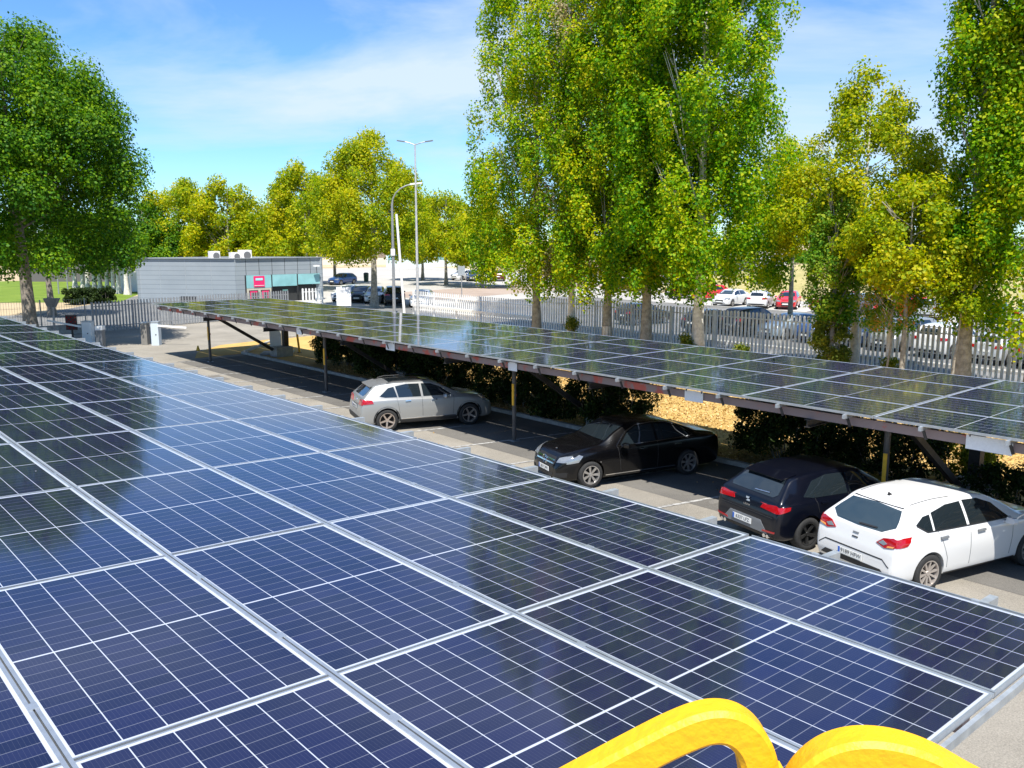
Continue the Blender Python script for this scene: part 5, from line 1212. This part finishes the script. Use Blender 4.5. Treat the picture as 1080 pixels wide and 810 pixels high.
# ---- white hatchback, nearest
sp = hatch(4.42, 1.84, 1.51, 2.685, 0.84, wr=0.33, arch=0.37, hood=1.02, beltz=0.96, ws=3.30, rake=0.60)
sp['paint'] = P_['white']; sp['spokes'] = 10; sp['style'] = 'thin'; sp['rimmat'] = mat('alloy_warm', (0.55, 0.50, 0.46), 0.35, 0.7); ax = sp['ax']
sp['patches'] = [
 ('rear_window', 'rear', [(-0.48, 1.045), (0.0, 1.03), (0.48, 1.045), (0.66, 1.14), (0.62, 1.22), (0.52, 1.36), (0, 1.385), (-0.52, 1.36), (-0.62, 1.22), (-0.66, 1.14)], 'glass_blue', dict(cuts=4)),
 ('windscreen', 'front', [(-0.64, 1.11), (0.64, 1.11), (0.55, 1.42), (-0.55, 1.42)], 'glass', dict(cuts=4)),
 ('side_window', 'side', [(0.60, 1.17), (0.82, 1.055), (0.94, 1.05), (0.96, 1.30), (0.80, 1.28)], 'glass', dict(both=True)),
 ('side_window', 'side', [(0.99, 1.045), (1.80, 1.03), (1.78, 1.41), (1.4, 1.40), (1.01, 1.32)], 'glass', dict(both=True)),
 ('side_window', 'side', [(1.87, 1.03), (2.95, 1.01), (2.60, 1.28), (2.25, 1.40), (1.85, 1.42)], 'glass', dict(both=True)),
 ('window_line', 'side', [(0.60, 1.15), (0.80, 1.035), (1.8, 1.012), (3.0, 0.99), (3.0, 1.005), (1.8, 1.028), (0.82, 1.05), (0.62, 1.165)], 'carblack', dict(both=True, eps=0.010)),
 ('tail_light', 'rear', [(0.44, 0.87), (0.62, 0.82), (0.80, 0.86), (0.86, 0.98), (0.74, 1.01), (0.56, 0.97)], 'redlens', dict(both=True, eps=0.012)),
 ('tail_light', 'side', [(0.04, 0.86), (0.28, 0.90), (0.42, 1.02), (0.22, 1.02), (0.08, 0.99)], 'redlens', dict(both=True, eps=0.012)),
 ('light_inset', 'rear', [(0.48, 0.88), (0.60, 0.86), (0.66, 0.90), (0.56, 0.94)], 'clearlens', dict(both=True, eps=0.018)),
 ('light_inset', 'rear', [(0.66, 0.84), (0.78, 0.86), (0.80, 0.885), (0.68, 0.87)], 'amber', dict(both=True, eps=0.018)),
 ('emblem', 'rear', strip((-0.06, 0.905), (0.06, 0.905), 0.022), 'greytrim', dict(eps=0.012)),
 ('emblem', 'rear', strip((-0.06, 0.83), (0.06, 0.83), 0.016), 'carblack', dict(eps=0.012)),
 ('tailgate_seam', 'rear', strip((-0.62, 0.625), (0.62, 0.625), 0.022), 'carblack', dict(eps=0.004)),
 ('tailgate_seam', 'rear', strip((0.62, 0.625), (0.76, 0.52), 0.016), 'carblack', dict(eps=0.004, both=True)),
 ('lower_bumper', 'rear', [(-0.70, 0.36), (0.70, 0.36), (0.60, 0.45), (-0.60, 0.45)], 'carblack', dict(cuts=4)),
 ('wiper', 'rear', strip((0.0, 1.06), (-0.36, 1.075), 0.016), 'carblack', dict(eps=0.02)),
 ('spoiler_gap', 'rear', strip((-0.52, 1.395), (0.52, 1.395), 0.010), 'carblack', dict(eps=0.004)),
 ('roof_seam', 'top', strip((0.72, 0.52), (1.62, 0.555), 0.016), 'carblack', dict(eps=0.003)),
 ('roof_seam', 'top', strip((0.72, -0.52), (1.62, -0.555), 0.016), 'carblack', dict(eps=0.003)),
 ('door_seam', 'side', strip((1.86, 0.34), (1.84, 1.02), 0.010), 'greytrim', dict(both=True, eps=0.003)),
 ('door_seam', 'side', strip((1.26, 0.55), (1.05, 1.03), 0.010), 'greytrim', dict(both=True, eps=0.003)),
 ('door_seam', 'side', strip((1.28, 0.37), (1.26, 0.55), 0.010), 'greytrim', dict(both=True, eps=0.003)),
 ('door_seam', 'side', strip((2.94, 0.34), (3.0, 0.98), 0.010), 'greytrim', dict(both=True, eps=0.003)),
 ('door_handle', 'side', strip((1.06, 0.92), (1.25, 0.925), 0.034), 'greytrim', dict(both=True, eps=0.03, thick=0.03)),
 ('door_handle', 'side', strip((2.02, 0.905), (2.22, 0.91), 0.034), 'greytrim', dict(both=True, eps=0.03, thick=0.03)),
 ('sill_cladding', 'side', [(ax[0]+0.40, 0.245), (ax[1]-0.40, 0.245), (ax[1]-0.40, 0.275), (ax[0]+0.40, 0.275)], 'carblack', dict(both=True)),
 ('indicator', 'side', strip((3.30, 0.80), (3.36, 0.80), 0.03), 'clearlens', dict(both=True)),
 ('head_light', 'side', [(3.92, 0.78), (4.22, 0.68), (4.26, 0.80), (4.02, 0.92)], 'amber', dict(both=True)),
 ('head_light', 'front', [(0.44, 0.68), (0.78, 0.72), (0.78, 0.86), (0.50, 0.80)], 'clearlens', dict(both=True)),
]
root, bd, bvh = make_car('white_car', sp, 'white five-door hatchback, tail outwards, nearest parked car')
plate_on(root, bvh, 0, 0.53, True, '9189 HFW', y=0.03)
b = MB(); b.v = [(0.0, -0.022, 0), (0.0, 0.022, 0), (0.12, 0.018, -0.005), (0.12, -0.018, -0.005), (0.0, 0, 0.07)]; b.f = [(0, 1, 4), (1, 2, 4), (2, 3, 4), (3, 0, 4), (3, 2, 1, 0)]; b.mi = [0]*5
h = bvh.ray_cast(Vector((0.80, 0, 3)), Vector((0, 0, -1)))[0]; e_ = b.build('antenna', M['carblack'], root); e_.location = h
place(root, G(976, 624.5), R(-15), ax[0], 1.84)

# ---- far cars: four body kinds, copied with their parts and repainted
def far_spec(kind):
    if kind == 'hatch': s = hatch(4.1, 1.78, 1.47, 2.55, 0.75, hood=0.97, beltz=0.94, ws=2.98, rake=0.5)
    elif kind == 'suv': s = hatch(4.45, 1.86, 1.68, 2.68, 0.85, wr=0.36, arch=0.40, hood=1.10, beltz=1.05, ws=3.28, rake=0.45)
    elif kind == 'wagon': s = hatch(4.6, 1.80, 1.50, 2.70, 0.98, hood=0.98, beltz=0.95, ws=3.42, rake=0.5)
    else: s = hatch(4.5, 1.80, 1.45, 2.65, 0.95, hood=0.95, beltz=0.93, ws=3.35, rake=0.9)
    Lc, H = s['L'], max(p[1] for p in s['top']); bz = {'hatch': 0.94, 'suv': 1.05, 'wagon': 0.95, 'sedan': 0.93}[kind]; ws = s['mirror'][0]+0.52
    s['paint'] = P_['white']
    s['patches'] = [('rear_window', 'rear', [(-0.55, bz+0.13), (0.55, bz+0.13), (0.5, H-0.12), (-0.5, H-0.12)], 'glass', {}),
      ('windscreen', 'front', [(-0.62, bz+0.11), (0.62, bz+0.11), (0.54, H-0.10), (-0.54, H-0.10)], 'glass_blue', {}),
      ('side_window', 'side', [(0.75, bz+0.08), (Lc*0.43, bz+0.06), (Lc*0.43, H-0.09), (1.0, H-0.13)], 'glass', dict(both=True)),
      ('side_window', 'side', [(Lc*0.445, bz+0.06), (ws-0.25, bz+0.04), (ws-0.62, H-0.22), (Lc*0.52, H-0.11), (Lc*0.445, H-0.09)], 'glass', dict(both=True)),
      ('tail_light', 'rear', [(0.46, bz-0.14), (0.80, bz-0.12), (0.82, bz+0.02), (0.50, bz+0.0)], 'redlens', dict(both=True, eps=0.014)),
      ('tail_light', 'side', [(0.05, bz-0.14), (0.3, bz-0.1), (0.3, bz+0.0), (0.08, bz+0.02)], 'redlens', dict(both=True, eps=0.014)),
      ('head_light', 'front', [(0.42, 0.64), (0.78, 0.68), (0.76, 0.80), (0.46, 0.76)], 'clearlens', dict(both=True, eps=0.014)),
      ('head_light', 'side', [(Lc-0.42, 0.70), (Lc-0.16, 0.64), (Lc-0.14, 0.74), (Lc-0.40, 0.84)], 'clearlens', dict(both=True, eps=0.014)),
      ('radiator_grille', 'front', [(-0.36, 0.48), (0.36, 0.48), (0.36, 0.64), (-0.36, 0.64)], 'carblack', {}),
      ('air_intake', 'front', [(-0.55, 0.28), (0.55, 0.28), (0.5, 0.40), (-0.5, 0.40)], 'carblack', {}),
      ('lower_bumper', 'rear', [(-0.74, 0.32), (0.74, 0.32), (0.66, 0.44), (-0.66, 0.44)], 'carblack', {}),
      ('plate', 'rear', [(-0.26, 0.62), (0.26, 0.62), (0.26, 0.73), (-0.26, 0.73)], 'plate', dict(eps=0.016)),
      ('plate', 'front', [(-0.26, 0.42), (0.26, 0.42), (0.26, 0.52), (-0.26, 0.52)], 'plate', dict(eps=0.02))]
    return s
protos = {}
def far_car(kind, colour, pos, hd, label, name='parked_car', group=None):
    if kind not in protos:
        r_, bd_, _ = make_car(name, far_spec(kind), label, lo=True); protos[kind] = r_; t = r_
        for ch in r_.children:
            if ch.name.startswith(('body', 'mirror')):
                for sl in ch.material_slots: sl.link = 'OBJECT'
                ch.material_slots[0].material = P_[colour]
                if len(ch.material_slots) > 1: ch.material_slots[1].material = M['under']
    else:
        t = copy_tree(protos[kind])
    t.location = (pos.x, pos.y, 0.012); t.rotation_euler = (0, 0, hd); t['label'] = label; t['category'] = 'car'
    for ch in t.children:
        if ch.name.startswith(('body', 'mirror')): ch.material_slots[0].material = P_[colour]
    if group: t['group'] = group
    else:
        if 'group' in t: del t['group']
    return t
def put(kind, colour, px, py, hd, label, group, centre_off=0.0):
    p = G(px, py); Lc = {'hatch': 4.1, 'suv': 4.45, 'wagon': 4.6, 'sedan': 4.5}[kind]
    d = Vector((math.cos(hd), math.sin(hd), 0)); q = p+d*0.0
    # px,py = ground under the middle of the end facing the camera
    toward = d.dot((CAM-p).normalized()) > 0
    q = p-d*Lc if toward else p
    far_car(kind, colour, Vector((q.x, q.y, 0)), hd, label, group=group)
g1, g2, g3, g4 = 'cars just behind the palisade fence', 'cars in the second row of the lot', 'cars behind the building by the lamp posts', 'far cars beyond the bare ground'
AW = R(-8); TO = R(180-8)
put('hatch', 'black', 655, 343, AW, 'black hatchback behind the fence between third and fourth poplar trunks', g1)
put('hatch', 'black', 727, 352, AW, 'black hatchback with red tail lights hidden behind the widest poplar trunk', g1)
put('suv', 'black', 768, 354, AW, 'black car with red lights seen through the pickets right of the widest poplar trunk', g1)
put('sedan', 'ice', 806, 358, TO, 'ice blue car facing the fence', g1)
put('suv', 'blue', 846, 362, TO, 'blue SUV facing the fence left of the ivy', g1)
put('hatch', 'dblue', 893, 366, TO, 'dark blue car right behind the ivy-clad trunk', g1)
put('suv', 'silver', 926, 371, TO, 'silver SUV with dark grille facing the fence', g1)
put('suv', 'white', 976, 378, AW, 'white SUV with red tail lights behind the fence', g1)
put('hatch', 'lsilver', 1036, 385, AW, 'light silver hatchback right of the right-hand poplar trunk', g1)
put('hatch', 'grey', 1085, 391, AW, 'dark grey car cut by the right edge behind the fence', g1)
A2, T2 = R(-20), R(160)
put('hatch', 'maroon', 640, 308, A2, 'dark red car glimpsed between poplar crowns', g2)
put('hatch', 'black', 705, 315, A2, 'black car left of the red one in the second row', g2)
put('hatch', 'red', 727, 317, T2, 'red car half hidden behind the widest poplar', g2)
put('sedan', 'white', 758, 324, R(190), 'low white sports car in the second row', g2)
put('hatch', 'white', 797, 326, R(20), 'white hatchback with red lights in the second row', g2)
put('hatch', 'red', 828, 327, R(205), 'bright red hatchback facing left in the second row', g2)
put('suv', 'red', 858, 330, T2, 'red SUV with black bumper facing the fence in the second row', g2)
put('suv', 'grey', 893, 333, A2, 'dark grey car behind the fresh green poplar', g2)
put('suv', 'red', 925, 336, T2, 'red car glimpsed behind the reddish sapling', g2)
put('wagon', 'lsilver', 975, 338, R(10), 'silver estate car showing its tail, second row', g2)
put('hatch', 'dblue', 1040, 341, R(5), 'dark blue car just right of the dark poplar trunk', g2)
put('suv', 'lsilver', 1082, 347, R(5), 'light silver SUV at the right edge in the second row', g2)
for args in (('hatch', 'blue', 350, 301, R(200), 'blue car with bright windscreen behind the white one'), ('wagon', 'white', 356, 319, R(215), 'white car behind the notice board'),
             ('hatch', 'black', 376, 320, R(225), 'black car with blue windscreen left of the slim plane trunk'), ('hatch', 'lsilver', 393, 321, R(230), 'light silver small car behind the slim plane trunk'),
             ('suv', 'black', 417, 323, R(60), 'black SUV behind the curved lamp post'), ('sedan', 'lsilver', 441, 325, R(225), 'light silver car at the foot of the twin-armed lamp post')):
    put(*args, group=g3)
for args in (('hatch', 'white', 479, 296, R(195), 'far white car furthest from the trees'), ('sedan', 'dblue', 498, 297, R(225), 'far dark blue car between the two white ones'),
             ('hatch', 'white', 513, 297, R(50), 'far white car next to the first poplar'), ('hatch', 'maroon', 526, 297, R(50), 'far dark red car half behind the first poplar')):
    put(*args, group=g4)

# ================================================================ YELLOW LIFT-PLATFORM RAILS (at arm's length)
def sweep_rect(b, pts, nrm, w_, h_, bev=0.004):
    """square tube with eased corners; nrm = constant plane normal"""
    pts = [Vector(p) for p in pts]; k = len(b.v); sec = []
    for sx_, sy_ in ((1, 1), (-1, 1), (-1, -1), (1, -1)):
        cs = [(sx_*(w_/2-bev), sy_*h_/2), (sx_*w_/2, sy_*(h_/2-bev))]
        if sx_*sy_ > 0: cs = cs[::-1]
        sec += cs
    m_ = len(sec)
    for i, p in enumerate(pts):
        t = (pts[min(i+1, len(pts)-1)]-pts[max(i-1, 0)]).normalized(); u = nrm.cross(t).normalized()
        for (a, c) in sec: b.v.append(tuple(p+nrm*a+u*c))
    for i in range(len(pts)-1):
        for j in range(m_): b.f.append((k+i*m_+j, k+i*m_+(j+1) % m_, k+(i+1)*m_+(j+1) % m_, k+(i+1)*m_+j)); b.mi.append(0)
    b.f.append(tuple(k+j for j in range(m_))); b.f.append(tuple(k+(len(pts)-1)*m_+j for j in reversed(range(m_)))); b.mi += [0, 0]
def smooth_path(P, n=10):
    P = [Vector(p) for p in P]; out = []
    for i in range(len(P)-1):
        a = P[max(i-1, 0)]; b_ = P[i]; c = P[i+1]; d = P[min(i+2, len(P)-1)]
        for j in range(n): t = j/n; out.append(0.5*((2*b_)+(-a+c)*t+(2*a-5*b_+4*c-d)*t*t+(-a+3*b_-3*c+d)*t**3))
    return out+[P[-1]]
def on_plane(px, py, p0, nrm):
    d = ray(px, py); return CAM+d*((p0-CAM).dot(nrm)/d.dot(nrm))
lift = thing('lift_platform', 'yellow painted square-tube guard rails close to the viewer', 'lift platform', CAM+Vector((0.6, 0.5, -1.9)))
def add_rail(pix, anchor, dirx, w_, h_, tail):
    hd = Vector((math.cos(dirx), math.sin(dirx), 0)); nrm = Vector((hd.y, -hd.x, 0)); 
    if nrm.dot(CAM-anchor) < 0: nrm = -nrm
    P = [on_plane(a, c, anchor, nrm) for a, c in pix]
    if tail: P.append(P[-1]+Vector((0, 0, -1.0)))
    path = smooth_path(P, 12); b = MB(); sweep_rect(b, [p-lift.location for p in path], nrm, w_, h_, 0.006)
    o = b.build('guard_rail', M['yellow'], lift); return o
a1 = CAM+ray(760, 775)*1.05
add_rail([(270, 1006), (450, 912), (576, 845), (664, 798), (716, 772), (750, 761), (776, 766), (794, 788), (802, 830), (806, 895)], a1, R(-40), 0.040, 0.044, True)
a2 = CAM+ray(920, 800)*1.0
add_rail([(838, 900), (842, 850), (853, 822), (875, 802), (904, 793), (938, 795), (975, 807), (1020, 832), (1080, 862), (1300, 975)], a2, R(-52), 0.045, 0.046, False)
b = MB(); q = a1-lift.location
for s in (0.35, 0.8): b.box(-0.9, 1.1, q.y-0.9, q.y-0.85, s, s+0.05)
b.build('lower_rail', M['yellow'], lift)
b = MB(); b.box(-1.6, 0.6, -1.6, -0.4, -0.06, 0.0); b.build('deck', M['galv'], lift)
